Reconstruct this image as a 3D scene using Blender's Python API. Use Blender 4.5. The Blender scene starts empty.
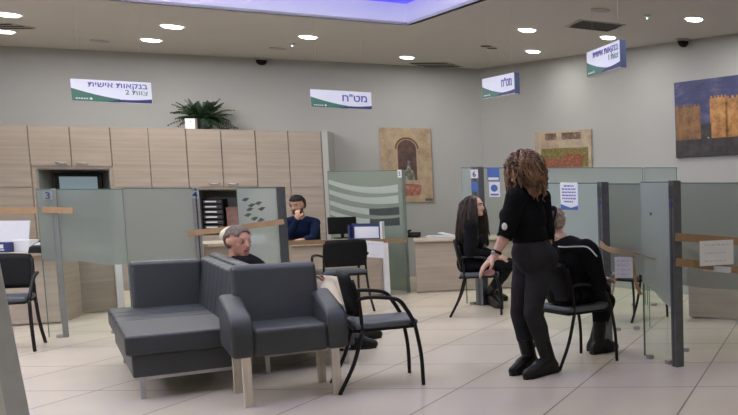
import bpy, bmesh, math, random
import numpy as np
from mathutils import Vector, Matrix, noise
random.seed(7)
SC = bpy.context.scene
COL = SC.collection
# ------------------------------------------------------------------ camera
CAM_H = 1.4
PITCH = math.atan(80/850.)
cd = bpy.data.cameras.new('camera'); cam = bpy.data.objects.new('camera', cd); COL.objects.link(cam)
cam.location = (0, 0, CAM_H); cam.rotation_euler = (math.pi/2 - PITCH, 0, 0)
cd.sensor_fit = 'HORIZONTAL'; cd.sensor_width = 36.0; cd.lens = 850.0*36/738
cd.shift_x = -(850-369)/738.0; cd.shift_y = (266-207.5)/738.0
cd.clip_start = 0.05; cd.clip_end = 100
SC.camera = cam
# ------------------------------------------------------------------ world, exposure
w = bpy.data.worlds.new('world'); SC.world = w; w.use_nodes = True
w.node_tree.nodes['Background'].inputs[0].default_value = (0.5, 0.5, 0.5, 1)
w.node_tree.nodes['Background'].inputs[1].default_value = 0.05
SC.view_settings.view_transform = 'Standard'; SC.view_settings.look = 'None'
SC.view_settings.gamma = 1.0; SC.view_settings.use_curve_mapping = False
SC.view_settings.exposure = 0.0
LAMP_W = 17.5       # watts of every ceiling downlight
COVE_BLUE = 0.85     # strength of the blue light box
COVE_FILL = 1.6    # strength of the white fill panel added in the cove
FASCIA_FILL = 45.0    # strength of the added strips that brighten the cove fascia
# ------------------------------------------------------------------ where a pixel's ray meets a depth or a height
_c, _s = math.cos(PITCH), math.sin(PITCH)
def _ray(u, v):
    a = (u-850)/850.; b = (266-v)/850.
    return Vector((a, _c+b*_s, b*_c-_s))
def D(u, v, Y):
    r = _ray(u, v); t = Y/r.y
    return Vector((r.x*t, Y, CAM_H+r.z*t))
def P(u, v, h=0.0):
    r = _ray(u, v); t = (h-CAM_H)/r.z
    return Vector((r.x*t, r.y*t, h))
def onwall(u, v, p0, d):
    """point of the vertical plane through p0 along d"""
    r = _ray(u, v); n = Vector((-d[1], d[0], 0)); t = n.dot(Vector((p0[0], p0[1], 0)))/n.dot(r)
    return Vector((r.x*t, r.y*t, CAM_H+r.z*t))
# ------------------------------------------------------------------ materials
def nodes(m):
    m.use_nodes = True; nt = m.node_tree
    return nt, nt.nodes, nt.links
def mat(name, col, rough=0.5, metal=0.0, bump=0.0, bscale=60., var=0.0, vscale=8., coat=0.0, spec=0.5, stretch=None, emit=None, estr=0):
    m = bpy.data.materials.new(name); nt, N, L = nodes(m); b = N['Principled BSDF']
    b.inputs['Base Color'].default_value = (*col, 1); b.inputs['Roughness'].default_value = rough
    b.inputs['Metallic'].default_value = metal; b.inputs['Coat Weight'].default_value = coat
    b.inputs['Specular IOR Level'].default_value = spec
    tc = N.new('ShaderNodeTexCoord'); mp = N.new('ShaderNodeMapping'); L.new(tc.outputs['Object'], mp.inputs[0])
    if stretch: mp.inputs['Scale'].default_value = stretch
    n1 = N.new('ShaderNodeTexNoise'); n1.inputs['Scale'].default_value = vscale; n1.inputs['Detail'].default_value = 5
    L.new(mp.outputs[0], n1.inputs['Vector'])
    r = N.new('ShaderNodeValToRGB'); v = var
    r.color_ramp.elements[0].position = 0.3; r.color_ramp.elements[1].position = 0.7
    r.color_ramp.elements[0].color = (*[max(0, c*(1-v)) for c in col], 1)
    r.color_ramp.elements[1].color = (*[min(1, c*(1+v)) for c in col], 1)
    L.new(n1.outputs['Fac'], r.inputs[0]); L.new(r.outputs[0], b.inputs['Base Color'])
    if bump:
        n2 = N.new('ShaderNodeTexNoise'); n2.inputs['Scale'].default_value = bscale; n2.inputs['Detail'].default_value = 3
        L.new(tc.outputs['Object'], n2.inputs['Vector'])
        bp = N.new('ShaderNodeBump'); bp.inputs['Strength'].default_value = bump; bp.inputs['Distance'].default_value = 0.01
        L.new(n2.outputs['Fac'], bp.inputs['Height']); L.new(bp.outputs[0], b.inputs['Normal'])
    if emit:
        b.inputs['Emission Color'].default_value = (*emit, 1); b.inputs['Emission Strength'].default_value = estr
    return m
M = {}
M['wall'] = mat('painted_wall', (0.385, 0.385, 0.372), 0.75, bump=0.03, bscale=200, var=0.015, vscale=2)
M['ceiling'] = mat('ceiling_paint', (0.54, 0.525, 0.50), 0.85, bump=0.02, var=0.02, vscale=1.5)
M['white'] = mat('white_paint', (0.75, 0.75, 0.75), 0.5, var=0.02)
M['fascia'] = mat('cove_paint', (0.88, 0.88, 0.90), 0.6, var=0.01)
M['wood'] = mat('pale_striped_laminate', (0.315, 0.262, 0.215), 0.5, var=0.16, vscale=3.2, stretch=(0.35, 0.35, 7))
M['wood_desk'] = mat('desk_laminate', (0.40, 0.335, 0.265), 0.45, var=0.12, vscale=3.0, stretch=(0.4, 0.4, 8))
M['desk_top'] = mat('desk_top_laminate', (0.52, 0.45, 0.36), 0.4, var=0.04)
M['seam'] = mat('dark_gap', (0.10, 0.08, 0.065), 0.8, var=0.1)
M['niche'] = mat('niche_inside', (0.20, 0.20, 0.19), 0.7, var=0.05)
M['leather'] = mat('charcoal_leather', (0.046, 0.051, 0.055), 0.42, bump=0.25, bscale=180, var=0.12, vscale=5, spec=0.45)
M['seatvinyl'] = mat('grey_vinyl', (0.080, 0.092, 0.108), 0.42, bump=0.15, bscale=220, var=0.1)
M['black'] = mat('black_plastic', (0.006, 0.006, 0.007), 0.6, spec=0.2, bump=0.1, var=0.1)
M['blackmetal'] = mat('black_metal', (0.006, 0.006, 0.007), 0.4, spec=0.3, var=0.1)
M['steel'] = mat('brushed_steel', (0.45, 0.46, 0.47), 0.35, metal=0.9, var=0.08, vscale=30)
M['post'] = mat('grey_post', (0.12, 0.13, 0.14), 0.4, metal=0.4, var=0.12, vscale=20)
M['postdark'] = mat('dark_post', (0.07, 0.075, 0.08), 0.4, metal=0.4, var=0.1, vscale=20)
M['birch'] = mat('birch_wood', (0.66, 0.59, 0.49), 0.5, var=0.15, vscale=6, stretch=(6, 6, 0.8))
M['tape'] = mat('brown_packing_tape', (0.34, 0.215, 0.115), 0.45, bump=0.2, bscale=40, var=0.12, vscale=12)
M['paper'] = mat('white_paper', (0.72, 0.73, 0.75), 0.7, bump=0.05, var=0.03)
M['ink'] = mat('ink', (0.05, 0.06, 0.14), 0.6, var=0.05)
M['inkgrey'] = mat('grey_ink', (0.50, 0.50, 0.54), 0.6, var=0.1)
M['navyprint'] = mat('navy_print', (0.025, 0.035, 0.14), 0.5, var=0.05)
M['purpleprint'] = mat('violet_print', (0.10, 0.10, 0.34), 0.5, var=0.05)
M['shadeside'] = mat('painted_side_shade', (0.10, 0.13, 0.22), 0.5, var=0.05)
M['greenprint'] = mat('green_print', (0.05, 0.16, 0.11), 0.5, var=0.08)
M['olivetext'] = mat('green_lettering', (0.10, 0.22, 0.12), 0.5, var=0.05)
M['signwhite'] = mat('sign_board', (0.80, 0.81, 0.88), 0.5, var=0.015)
M['blueprint'] = mat('blue_print', (0.05, 0.12, 0.36), 0.5, var=0.08)
M['skin'] = mat('skin', (0.62, 0.38, 0.29), 0.5, bump=0.03, var=0.08, vscale=20)
M['skin_tan'] = mat('tanned_skin', (0.50, 0.29, 0.20), 0.5, bump=0.03, var=0.1, vscale=20)
M['skin_ruddy'] = mat('ruddy_skin', (0.47, 0.24, 0.17), 0.5, bump=0.03, var=0.18, vscale=25)
M['lips'] = mat('lips', (0.40, 0.13, 0.11), 0.4, var=0.05)
M['eyewhite'] = mat('eye_white', (0.36, 0.32, 0.30), 0.4, var=0.03)
M['eye'] = mat('eye', (0.03, 0.02, 0.02), 0.2, var=0.05)
M['blackcloth'] = mat('black_cloth', (0.0065, 0.0065, 0.008), 0.9, spec=0.12, bump=0.25, bscale=50, var=0.2)
M['trouser'] = mat('charcoal_cloth', (0.024, 0.024, 0.028), 0.9, spec=0.15, bump=0.25, bscale=40, var=0.2)
M['boot'] = mat('black_boot_leather', (0.006, 0.006, 0.007), 0.4, spec=0.3, bump=0.1, var=0.2)
M['cream'] = mat('cream_cloth', (0.55, 0.48, 0.37), 0.8, bump=0.2, bscale=30, var=0.08)
M['navycloth'] = mat('navy_cloth', (0.007, 0.015, 0.045), 0.9, spec=0.12, bump=0.2, bscale=40, var=0.2)
M['hair_brown'] = mat('curly_brown_hair', (0.24, 0.135, 0.080), 0.5, var=0.75, vscale=18)
M['hair_dark'] = mat('dark_brown_hair', (0.040, 0.023, 0.017), 0.45, var=0.4, vscale=15)
M['hair_blond'] = mat('light_brown_hair', (0.42, 0.32, 0.27), 0.55, var=0.45, vscale=25)
M['hair_grey'] = mat('grey_hair', (0.13, 0.10, 0.085), 0.8, var=0.5, vscale=45)
M['leaf'] = mat('leaf', (0.022, 0.052, 0.022), 0.45, var=0.6, vscale=10)
M['pink'] = mat('pink_cloth', (0.60, 0.30, 0.32), 0.8, var=0.08)
M['kippah'] = mat('pale_knit', (0.80, 0.72, 0.55), 0.9, bump=0.3, bscale=120, var=0.15)
M['screen'] = mat('lit_screen', (0.10, 0.13, 0.15), 0.2, emit=(0.42, 0.55, 0.60), estr=0.30)
M['darkbox'] = mat('dark_card', (0.03, 0.032, 0.036), 0.5, var=0.2)
M['pinkbox'] = mat('reddish_card', (0.22, 0.12, 0.10), 0.7, var=0.3, vscale=15)
M['lamp'] = mat('downlight_lens', (0.9, 0.9, 0.9), 0.4, emit=(1, 0.97, 0.92), estr=9)
M['fascia_fill'] = mat('added_glow_strip', (0.9, 0.9, 0.9), 0.4, emit=(0.92, 0.93, 1.0), estr=FASCIA_FILL)
M['cove_fill'] = mat('added_fill_panel', (0.9, 0.9, 0.9), 0.4, emit=(0.93, 0.96, 1.0), estr=COVE_FILL)
M['led_blue'] = mat('blue_light_box', (0.05, 0.05, 0.5), 0.4, emit=(0.065, 0.06, 0.88), estr=COVE_BLUE)
M['slot'] = mat('vent_slot', (0.03, 0.03, 0.03), 0.8, var=0.1)
M['vent'] = mat('vent_metal', (0.36, 0.34, 0.33), 0.6, var=0.05)

def m_floor():
    m = bpy.data.materials.new('beige_floor_tiles'); nt, N, L = nodes(m); b = N['Principled BSDF']
    tc = N.new('ShaderNodeTexCoord'); mp = N.new('ShaderNodeMapping'); L.new(tc.outputs['Object'], mp.inputs[0])
    mp.inputs['Rotation'].default_value = (0, 0, -0.028)
    mp.inputs['Location'].default_value = (0.918+0.82*20, -5.88+0.82*20, 0)
    br = N.new('ShaderNodeTexBrick'); L.new(mp.outputs[0], br.inputs['Vector'])
    br.offset = 0.0; br.inputs['Scale'].default_value = 1.0
    br.inputs['Brick Width'].default_value = 0.82; br.inputs['Row Height'].default_value = 0.82
    br.inputs['Mortar Size'].default_value = 0.0055; br.inputs['Mortar Smooth'].default_value = 0.1
    br.inputs['Color1'].default_value = (0.66, 0.585, 0.465, 1); br.inputs['Color2'].default_value = (0.70, 0.62, 0.495, 1)
    br.inputs['Mortar'].default_value = (0.17, 0.14, 0.11, 1)
    n = N.new('ShaderNodeTexNoise'); n.inputs['Scale'].default_value = 1.7; n.inputs['Detail'].default_value = 7
    L.new(tc.outputs['Object'], n.inputs['Vector'])
    mx = N.new('ShaderNodeMixRGB'); mx.blend_type = 'MULTIPLY'; mx.inputs[0].default_value = 0.25
    r = N.new('ShaderNodeValToRGB'); r.color_ramp.elements[0].color = (0.7, 0.68, 0.66, 1); r.color_ramp.elements[1].color = (1, 1, 1, 1)
    r.color_ramp.elements[0].position = 0.3; r.color_ramp.elements[1].position = 0.65
    L.new(n.outputs['Fac'], r.inputs[0]); L.new(br.outputs['Color'], mx.inputs[1]); L.new(r.outputs[0], mx.inputs[2])
    L.new(mx.outputs[0], b.inputs['Base Color'])
    b.inputs['Roughness'].default_value = 0.28; b.inputs['Specular IOR Level'].default_value = 0.45
    return m
M['floor'] = m_floor()
def m_glass(name, tint, frost, rough=0.35, col=(0.4, 0.47, 0.43)):
    """frost = share of light scattered by the film; the rest passes, a little blurred"""
    m = bpy.data.materials.new(name); nt, N, L = nodes(m); N.remove(N['Principled BSDF']); out = N['Material Output']
    tr = N.new('ShaderNodeBsdfTransparent'); tr.inputs[0].default_value = (*tint, 1)
    gl = N.new('ShaderNodeBsdfGlossy'); gl.inputs['Roughness'].default_value = 0.05 if frost == 0 else 0.35
    fr = N.new('ShaderNodeFresnel'); fr.inputs[0].default_value = 1.35
    base = tr
    if frost:
        df = N.new('ShaderNodeBsdfDiffuse'); df.inputs[0].default_value = (*col, 1)
        tl = N.new('ShaderNodeBsdfTranslucent'); tl.inputs[0].default_value = (*col, 1)
        m1 = N.new('ShaderNodeMixShader'); m1.inputs[0].default_value = 0.4
        L.new(df.outputs[0], m1.inputs[1]); L.new(tl.outputs[0], m1.inputs[2])
        m2 = N.new('ShaderNodeMixShader'); m2.inputs[0].default_value = frost
        rf = N.new('ShaderNodeBsdfRefraction'); rf.inputs[0].default_value = (*tint, 1)
        rf.inputs['Roughness'].default_value = rough; rf.inputs['IOR'].default_value = 1.12
        m3 = N.new('ShaderNodeMixShader'); m3.inputs[0].default_value = 0.75
        L.new(tr.outputs[0], m3.inputs[1]); L.new(rf.outputs[0], m3.inputs[2])
        L.new(m3.outputs[0], m2.inputs[1]); L.new(m1.outputs[0], m2.inputs[2]); base = m2
    ge = N.new('ShaderNodeNewGeometry'); sb = N.new('ShaderNodeMath'); sb.operation = 'SUBTRACT'; sb.inputs[0].default_value = 1.0; L.new(ge.outputs['Backfacing'], sb.inputs[1])
    mu = N.new('ShaderNodeMath'); mu.operation = 'MULTIPLY'; L.new(fr.outputs[0], mu.inputs[0]); L.new(sb.outputs[0], mu.inputs[1])
    m4 = N.new('ShaderNodeMixShader'); L.new(mu.outputs[0], m4.inputs[0])
    L.new(base.outputs[0], m4.inputs[1]); L.new(gl.outputs[0], m4.inputs[2]); L.new(m4.outputs[0], out.inputs[0])
    return m
M['glass'] = m_glass('clear_glass', (0.955, 0.985, 0.97), 0)
M['edge'] = mat('green_glass_edge', (0.10, 0.17, 0.14), 0.25, var=0.1)
M['frost'] = m_glass('frosted_film', (0.78, 0.86, 0.82), 0.52, 0.30, (0.43, 0.46, 0.435))
M['frost_light'] = m_glass('pale_frosted_film', (0.90, 0.94, 0.92), 0.42, 0.30, (0.58, 0.63, 0.61))
M['frost_grey'] = m_glass('grey_frosted_film', (0.80, 0.84, 0.80), 0.55, 0.30, (0.45, 0.465, 0.44))
M['etch'] = m_glass('etched_film', (0.82, 0.9, 0.86), 0.42, 0.25, (0.50, 0.56, 0.52))
M['etchpale'] = m_glass('pale_wave_film', (0.9, 0.95, 0.92), 0.75, 0.25, (0.70, 0.76, 0.73))

def m_print(name, c1, c2, c3, scale, stretch=(1, 1, 1), rough=0.5):
    m = bpy.data.materials.new(name); nt, N, L = nodes(m); b = N['Principled BSDF']; b.inputs['Roughness'].default_value = rough
    tc = N.new('ShaderNodeTexCoord'); mp = N.new('ShaderNodeMapping'); L.new(tc.outputs['Object'], mp.inputs[0]); mp.inputs['Scale'].default_value = stretch
    n = N.new('ShaderNodeTexNoise'); n.inputs['Scale'].default_value = scale; n.inputs['Detail'].default_value = 6; n.inputs['Roughness'].default_value = 0.7
    L.new(mp.outputs[0], n.inputs['Vector']); r = N.new('ShaderNodeValToRGB'); e = r.color_ramp.elements
    e[0].position = 0.35; e[0].color = (*c1, 1); e[1].position = 0.65; e[1].color = (*c3, 1); k = e.new(0.5); k.color = (*c2, 1)
    L.new(n.outputs['Fac'], r.inputs[0]); L.new(r.outputs[0], b.inputs['Base Color']); return m
M['stone'] = m_print('printed_stone', (0.25, 0.17, 0.10), (0.37, 0.27, 0.17), (0.44, 0.34, 0.22), 6)
M['arch'] = m_print('printed_arch', (0.035, 0.018, 0.015), (0.07, 0.03, 0.02), (0.12, 0.06, 0.04), 9)
M['statue'] = m_print('printed_statue', (0.06, 0.06, 0.04), (0.13, 0.13, 0.10), (0.36, 0.34, 0.28), 16)
M['basin'] = m_print('printed_basin', (0.20, 0.04, 0.03), (0.30, 0.10, 0.07), (0.40, 0.25, 0.17), 16)
M['plaster'] = m_print('printed_plaster', (0.30, 0.23, 0.16), (0.42, 0.33, 0.24), (0.48, 0.39, 0.29), 5)
M['windows'] = m_print('printed_windows', (0.08, 0.05, 0.035), (0.15, 0.10, 0.07), (0.35, 0.27, 0.20), 9)
M['foliage'] = m_print('printed_foliage', (0.06, 0.06, 0.015), (0.17, 0.14, 0.04), (0.30, 0.25, 0.09), 26)
M['blossom'] = m_print('printed_blossom', (0.10, 0.08, 0.02), (0.26, 0.05, 0.035), (0.38, 0.24, 0.14), 34)
M['dusksky'] = m_print('printed_dusk_sky', (0.018, 0.022, 0.085), (0.034, 0.040, 0.125), (0.12, 0.115, 0.18), 1.8, (1, 1, 3))
M['tower'] = m_print('printed_tower', (0.15, 0.065, 0.02), (0.36, 0.17, 0.05), (0.50, 0.27, 0.09), 7)
M['towerdim'] = m_print('printed_dim_tower', (0.10, 0.05, 0.02), (0.20, 0.10, 0.04), (0.28, 0.15, 0.06), 7)
M['duskground'] = m_print('printed_dark_ground', (0.012, 0.010, 0.014), (0.030, 0.024, 0.028), (0.055, 0.045, 0.045), 6)

# ------------------------------------------------------------------ mesh helpers
class MB:
    def __init__(s): s.bm = bmesh.new()
    def box(s, c, size, R=None):
        m = Matrix.Translation(Vector(c)) @ ((R.to_4x4() if R else Matrix.Identity(4))) @ Matrix.Diagonal((*size, 1))
        bmesh.ops.create_cube(s.bm, size=1, matrix=m); return s
    def box2(s, a, b):
        a = Vector(a); b = Vector(b)
        return s.box((a+b)/2, [abs(x) for x in (b-a)])
    def ball(s, c, r, R=None, seg=16):
        if not hasattr(r, '__len__'): r = (r, r, r)
        m = Matrix.Translation(Vector(c)) @ ((R.to_4x4() if R else Matrix.Identity(4))) @ Matrix.Diagonal((*r, 1))
        bmesh.ops.create_uvsphere(s.bm, u_segments=seg, v_segments=max(6, seg//2), radius=1, matrix=m); return s
    def cone(s, p, q, r1, r2, seg=16, caps=True):
        p = Vector(p); q = Vector(q); d = q-p
        m = Matrix.Translation((p+q)/2) @ d.to_track_quat('Z', 'Y').to_matrix().to_4x4()
        bmesh.ops.create_cone(s.bm, cap_ends=caps, segments=seg, radius1=r1, radius2=r2, depth=d.length, matrix=m); return s
    def cap(s, p, r1, q, r2, seg=14):
        s.cone(p, q, r1, r2, seg); s.ball(p, r1, seg=seg); s.ball(q, r2, seg=seg); return s
    def prism(s, pts, off):
        """polygon extruded by the vector off"""
        off = Vector(off); a = [s.bm.verts.new(Vector(p)) for p in pts]; b = [s.bm.verts.new(Vector(p)+off) for p in pts]
        n = len(a); s.bm.faces.new(a); s.bm.faces.new(b[::-1])
        for i in range(n): s.bm.faces.new((a[i], b[i], b[(i+1) % n], a[(i+1) % n]))
        return s
    def tube(s, pts, r, seg=8, rr=None):
        pts = [Vector(p) for p in pts]; rings = []; n = len(pts)
        t0 = (pts[1]-pts[0]).normalized(); u = t0.orthogonal().normalized()
        for i, p in enumerate(pts):
            t = (pts[min(i+1, n-1)]-pts[max(i-1, 0)]).normalized()
            u = (u-t*u.dot(t)).normalized(); v = t.cross(u); rad = rr[i] if rr else r
            rings.append([s.bm.verts.new(p+(u*math.cos(2*math.pi*k/seg)+v*math.sin(2*math.pi*k/seg))*rad) for k in range(seg)])
        for a, b in zip(rings, rings[1:]):
            for k in range(seg): s.bm.faces.new((a[k], a[(k+1) % seg], b[(k+1) % seg], b[k]))
        s.bm.faces.new(rings[0][::-1]); s.bm.faces.new(rings[-1]); return s
    def build(s, name, m, parent=None, bevel=0, smooth=False, kind=None, label=None, seg=2):
        bmesh.ops.recalc_face_normals(s.bm, faces=s.bm.faces)
        me = bpy.data.meshes.new(name); s.bm.to_mesh(me); s.bm.free(); me.materials.append(m)
        o = bpy.data.objects.new(name, me); COL.objects.link(o)
        if smooth or bevel:
            me.polygons.foreach_set('use_smooth', [True]*len(me.polygons))
        if bevel:
            b = o.modifiers.new('bevel', 'BEVEL'); b.width = bevel; b.segments = seg; b.limit_method = 'ANGLE'; b.harden_normals = True
            b.angle_limit = math.radians(35)
        if parent: o.parent = parent
        if kind: o['kind'] = kind
        if label: o['label'] = label
        return o
def curve(pts, n=5):
    """Catmull-Rom through the points"""
    pts = [Vector(p) for p in pts]; out = []
    q = [2*pts[0]-pts[1]] + pts + [2*pts[-1]-pts[-2]]
    for i in range(1, len(q)-2):
        for k in range(n):
            t = k/n; a, b, c, d = q[i-1:i+3]
            out.append(0.5*((2*b)+(-a+c)*t+(2*a-5*b+4*c-d)*t*t+(-a+3*b-3*c+d)*t**3))
    out.append(pts[-1]); return out
def thing(name, label, cat, loc=(0, 0, 0), rz=0, group=None):
    o = bpy.data.objects.new(name, None); COL.objects.link(o); o.empty_display_size = 0.1
    o.location = loc; o.rotation_euler = (0, 0, rz); o['label'] = label; o['category'] = cat
    if group: o['group'] = group
    return o
def tag(o, label, cat, group=None):
    o['label'] = label; o['category'] = cat
    if group: o['group'] = group
    return o
def dup(root, loc, rz, label):
    r = root.copy(); COL.objects.link(r); r.location = loc; r.rotation_euler = (0, 0, rz); r['label'] = label
    for ch in list(root.children):
        c = ch.copy(); COL.objects.link(c); c.parent = r
        for g in list(ch.children):
            d = g.copy(); COL.objects.link(d); d.parent = c
    return r
def ang(d): return math.atan2(d[1], d[0])
def text_mesh(name, s, size, m, parent, loc, rot, align='RIGHT', sx=1.0, depth=0.001, bold=0.0):
    c = bpy.data.curves.new('t', 'FONT'); c.body = s; c.size = size; c.align_x = align; c.extrude = depth; c.offset = bold
    t = bpy.data.objects.new('t', c); COL.objects.link(t); dg = bpy.context.evaluated_depsgraph_get(); dg.update()
    me = bpy.data.meshes.new_from_object(t.evaluated_get(dg)); bpy.data.objects.remove(t)
    me.materials.clear(); me.materials.append(m)
    o = bpy.data.objects.new(name, me); COL.objects.link(o); o.parent = parent; o.location = loc; o.rotation_euler = rot; o.scale = (sx, 1, 1)
    return o
FRONT = (math.pi/2, 0, 0)   # text standing in local xz, read from -y

# ------------------------------------------------------------------ the room
ZC = 3.22
C0 = Vector((-5.80, 13.5, 0))
BD = Vector((-0.923, -0.384, 0)).normalized()      # along the back wall, to the left
RD = Vector((0.82, -0.573, 0)).normalized()        # along the right wall, to the right
A1 = C0+BD*12.2; B1 = C0+RD*13.5
R2 = Vector((B1.x, -4.5, 0)); L2 = Vector((A1.x, -4.5, 0))
def wall(name, p, q, inside=Vector((-3, 4, 0))):
    d = (q-p).normalized(); n = Vector((-d.y, d.x, 0))
    if n.dot(inside-p) > 0: n = -n
    MB().prism([p, q, q+Vector((0, 0, ZC+0.5)), p+Vector((0, 0, ZC+0.5))], n*0.12).build(name, M['wall'], kind='structure')
wall('wall_back', A1, C0); wall('wall_right', C0, B1); wall('wall_far_right', B1, R2); wall('wall_front', R2, L2); wall('wall_left', L2, A1)
MB().prism([L2, R2, B1, C0, A1], (0, 0, -0.1)).build('floor', M['floor'], kind='structure')
# ceiling with the cove opening
K0 = P(407, 25, ZC); ka = (P(110, 0, ZC)-K0).normalized(); kb = (P(480, 0, ZC)-K0).normalized()
ka *= 7.5; kb *= 5.5
K = [K0, K0+ka, K0+ka+kb, K0+kb]
def cut_ceiling():
    bm = bmesh.new(); up = Vector((0, 0, ZC))
    o = [bm.verts.new(v+up) for v in (L2, R2, B1, C0, A1)]; k = [bm.verts.new(v) for v in K]
    eo = [bm.edges.new((o[i], o[(i+1) % 5])) for i in range(5)]; ek = [bm.edges.new((k[i], k[(i+1) % 4])) for i in range(4)]
    bmesh.ops.triangle_fill(bm, use_beauty=True, use_dissolve=False, edges=eo+ek)
    # drop any triangle that covers the opening
    ctr = sum(K, Vector())/4
    def inside(p):
        sgn = []
        for i in range(4):
            a, b = K[i], K[(i+1) % 4]; sgn.append((b.x-a.x)*(p.y-a.y)-(b.y-a.y)*(p.x-a.x))
        return all(x > 0 for x in sgn) or all(x < 0 for x in sgn)
    bad = [f for f in bm.faces if inside(f.calc_center_median())]
    bmesh.ops.delete(bm, geom=bad, context='FACES_ONLY')
    r = bmesh.ops.extrude_face_region(bm, geom=list(bm.faces))
    for v in [g for g in r['geom'] if isinstance(g, bmesh.types.BMVert)]: v.co.z += 0.03
    mb = MB(); mb.bm.free(); mb.bm = bm
    return mb.build('ceiling', M['ceiling'], kind='structure')
cut_ceiling()
FH = 0.235
mb = MB()
for i in range(4):
    a, b = K[i], K[(i+1) % 4]; d = (b-a).normalized(); n = Vector((d.y, -d.x, 0))
    if n.dot(sum(K, Vector())/4-a) > 0: n = -n
    a0 = a+Vector((0, 0, 0.0)); b0 = b+Vector((0, 0, 0.0))
    mb.prism([a0, b0, b0+Vector((0, 0, FH)), a0+Vector((0, 0, FH))], n*0.04)
mb.build('trim_1', M['fascia'], kind='structure')
lb = thing('cove_light_box', 'glowing blue light box recessed in the ceiling behind a white border', 'ceiling light', K[0]+Vector((0, 0, FH)))
kc0 = sum(K, Vector())/4
inn = []
for i in range(4):
    e1 = (K[(i+1) % 4]-K[i]).normalized(); e2 = (K[i-1]-K[i]).normalized(); w_ = 0.5/abs(e1.cross(e2).z); inn.append(K[i]+e1*w_+e2*w_-K[0])
out_ = [v-K[0] for v in K]
for i in range(4):
    MB().prism([out_[i], out_[(i+1) % 4], inn[(i+1) % 4], inn[i]], (0, 0, 0.03)).build('blue_light_band', M['led_blue'], lb)
MB().prism(inn, (0, 0, 0.03)).build('added_fill_panel', M['cove_fill'], lb)  # unseen glowing panel, added so the cove sheds white light into the room
# unseen glowing strips added low on the near fascias to brighten the far ones
mb = MB(); kc = sum(K, Vector())/4
for (i, j) in ((1, 2), (2, 3)):
    a, b = K[i].lerp(kc, 0.012)-K[0], K[j].lerp(kc, 0.012)-K[0]; mb.prism([a-Vector((0, 0, 0.13)), b-Vector((0, 0, 0.13)), b-Vector((0, 0, 0.08)), a-Vector((0, 0, 0.08))], ((kc-(K[i]+K[j])/2).normalized()*0.01))
mb.build('fascia_fill_strip', M['fascia_fill'], lb)
# ------------------------------------------------------------------ ceiling fittings
def downlight(p, label, r=0.115, pw=1.0):
    t = thing('ceiling_downlight', label, 'ceiling light', p, 0, 'round ceiling downlights')
    mb = MB(); n = 28; bm = mb.bm
    prof = [(r*1.12, 0), (r*1.10, -0.008), (r*0.96, -0.006), (r*0.93, 0.0)]
    rings = [[bm.verts.new((a*math.cos(2*math.pi*k/n), a*math.sin(2*math.pi*k/n), z)) for k in range(n)] for a, z in prof]
    for i in range(len(rings)):
        A, B = rings[i], rings[(i+1) % len(rings)]
        for k in range(n): bm.faces.new((A[k], A[(k+1) % n], B[(k+1) % n], B[k]))
    mb.build('trim_ring', M['white'], t)
    MB().cone((0, 0, -0.020), (0, 0, 0.004), r*0.80, r*0.95, 28).build('lens', M['lamp'], t)
    l = bpy.data.lights.new('downlight_lamp', 'AREA'); l.shape = 'DISK'; l.size = r*1.8; l.energy = LAMP_W*pw; l.color = (1, 0.965, 0.915); l.spread = math.radians(180)
    lo = bpy.data.objects.new('downlight_lamp', l); COL.objects.link(lo); lo.parent = t; lo.location = (0, 0, -0.026)
    return t
for u, v, lab, r in [(7, 14, 'ceiling downlight at the far left edge of the picture, the nearer of two', 0.115),
                  (4, 31, 'ceiling downlight at the left edge, behind the nearer one there', 0.10),
                  (172, 26, 'lit ceiling downlight at left, nearest above the left hanging sign', 0.11),
                  (151, 39.6, 'lit ceiling downlight at left, just behind and left of its neighbour', 0.105),
                  (308, 36.5, 'lit ceiling downlight in the middle beside the blue cove', 0.10),
                  (407, 57, 'small lit ceiling downlight above the niche picture beside the dark vent', 0.095),
                  (527, 29.5, 'lit ceiling downlight left of the square air vent', 0.10),
                  (533, 51, 'small lit ceiling downlight nearest the back right wall corner', 0.095),
                  (608, 37, 'lit ceiling downlight just above the angled sign of the personal banking desk', 0.095),
                  (694, 18.7, 'lit ceiling downlight at right above the tower picture', 0.10)]:
    downlight(P(u, v, ZC), lab, r, {533: 0.4, 608: 0.35, 527: 0.8, 407: 0.6}.get(u, 1.0))
for x, y in [(-9.5, 6.2), (-9.5, 3.0), (-6.5, 2.2), (-9.5, 0), (-6.5, -1), (-3.3, -1.5), (0.6, 1.5), (0.6, 5.0), (2.8, 3.2), (2.8, -1.0), (0.6, -2)]:  # extra unseen lamps, added for illumination
    downlight(Vector((x, y, ZC)), 'round ceiling downlight outside the view, added to light the room')
def vent(u0, u1, v0, v1, label, n=6, m='slot', sq=False):
    a = P(u0, (v0+v1)/2, ZC); b = P(u1, (v0+v1)/2, ZC); W = (b-a).length; dd = abs(P((u0+u1)/2, v0, ZC).y-P((u0+u1)/2, v1, ZC).y)
    t = thing('air_vent', label, 'vent', (a+b)/2, -0.05 if not sq else 0.62)
    if sq: W *= 0.80; dd = W
    MB().box((0, 0, -0.004), (W, dd, 0.008)).build('frame', M['vent'], t)
    mb = MB()
    for k in range(n):
        y = -dd*0.42+dd*0.84*k/(n-1); mb.box((0, y, -0.010), (W*0.92*(1 - 0.15*abs(y)/dd), dd*(0.33 if sq else 0.5)/n, 0.006))
    mb.build('slats', M[m], t)
vent(566, 624, 20, 31, 'square slatted air vent at right between the ceiling lamps', 9, sq=True)
vent(-14, 25, 23.5, 28, 'long dark air vent at the left edge of the ceiling', 3)
vent(415, 456, 62.5, 66.5, 'thin dark slot vent beside the small lamp near the back wall', 3)
vent(484, 494, 45.5, 48, 'tiny dark slot vent over the angled foreign currency sign', 2)
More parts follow.
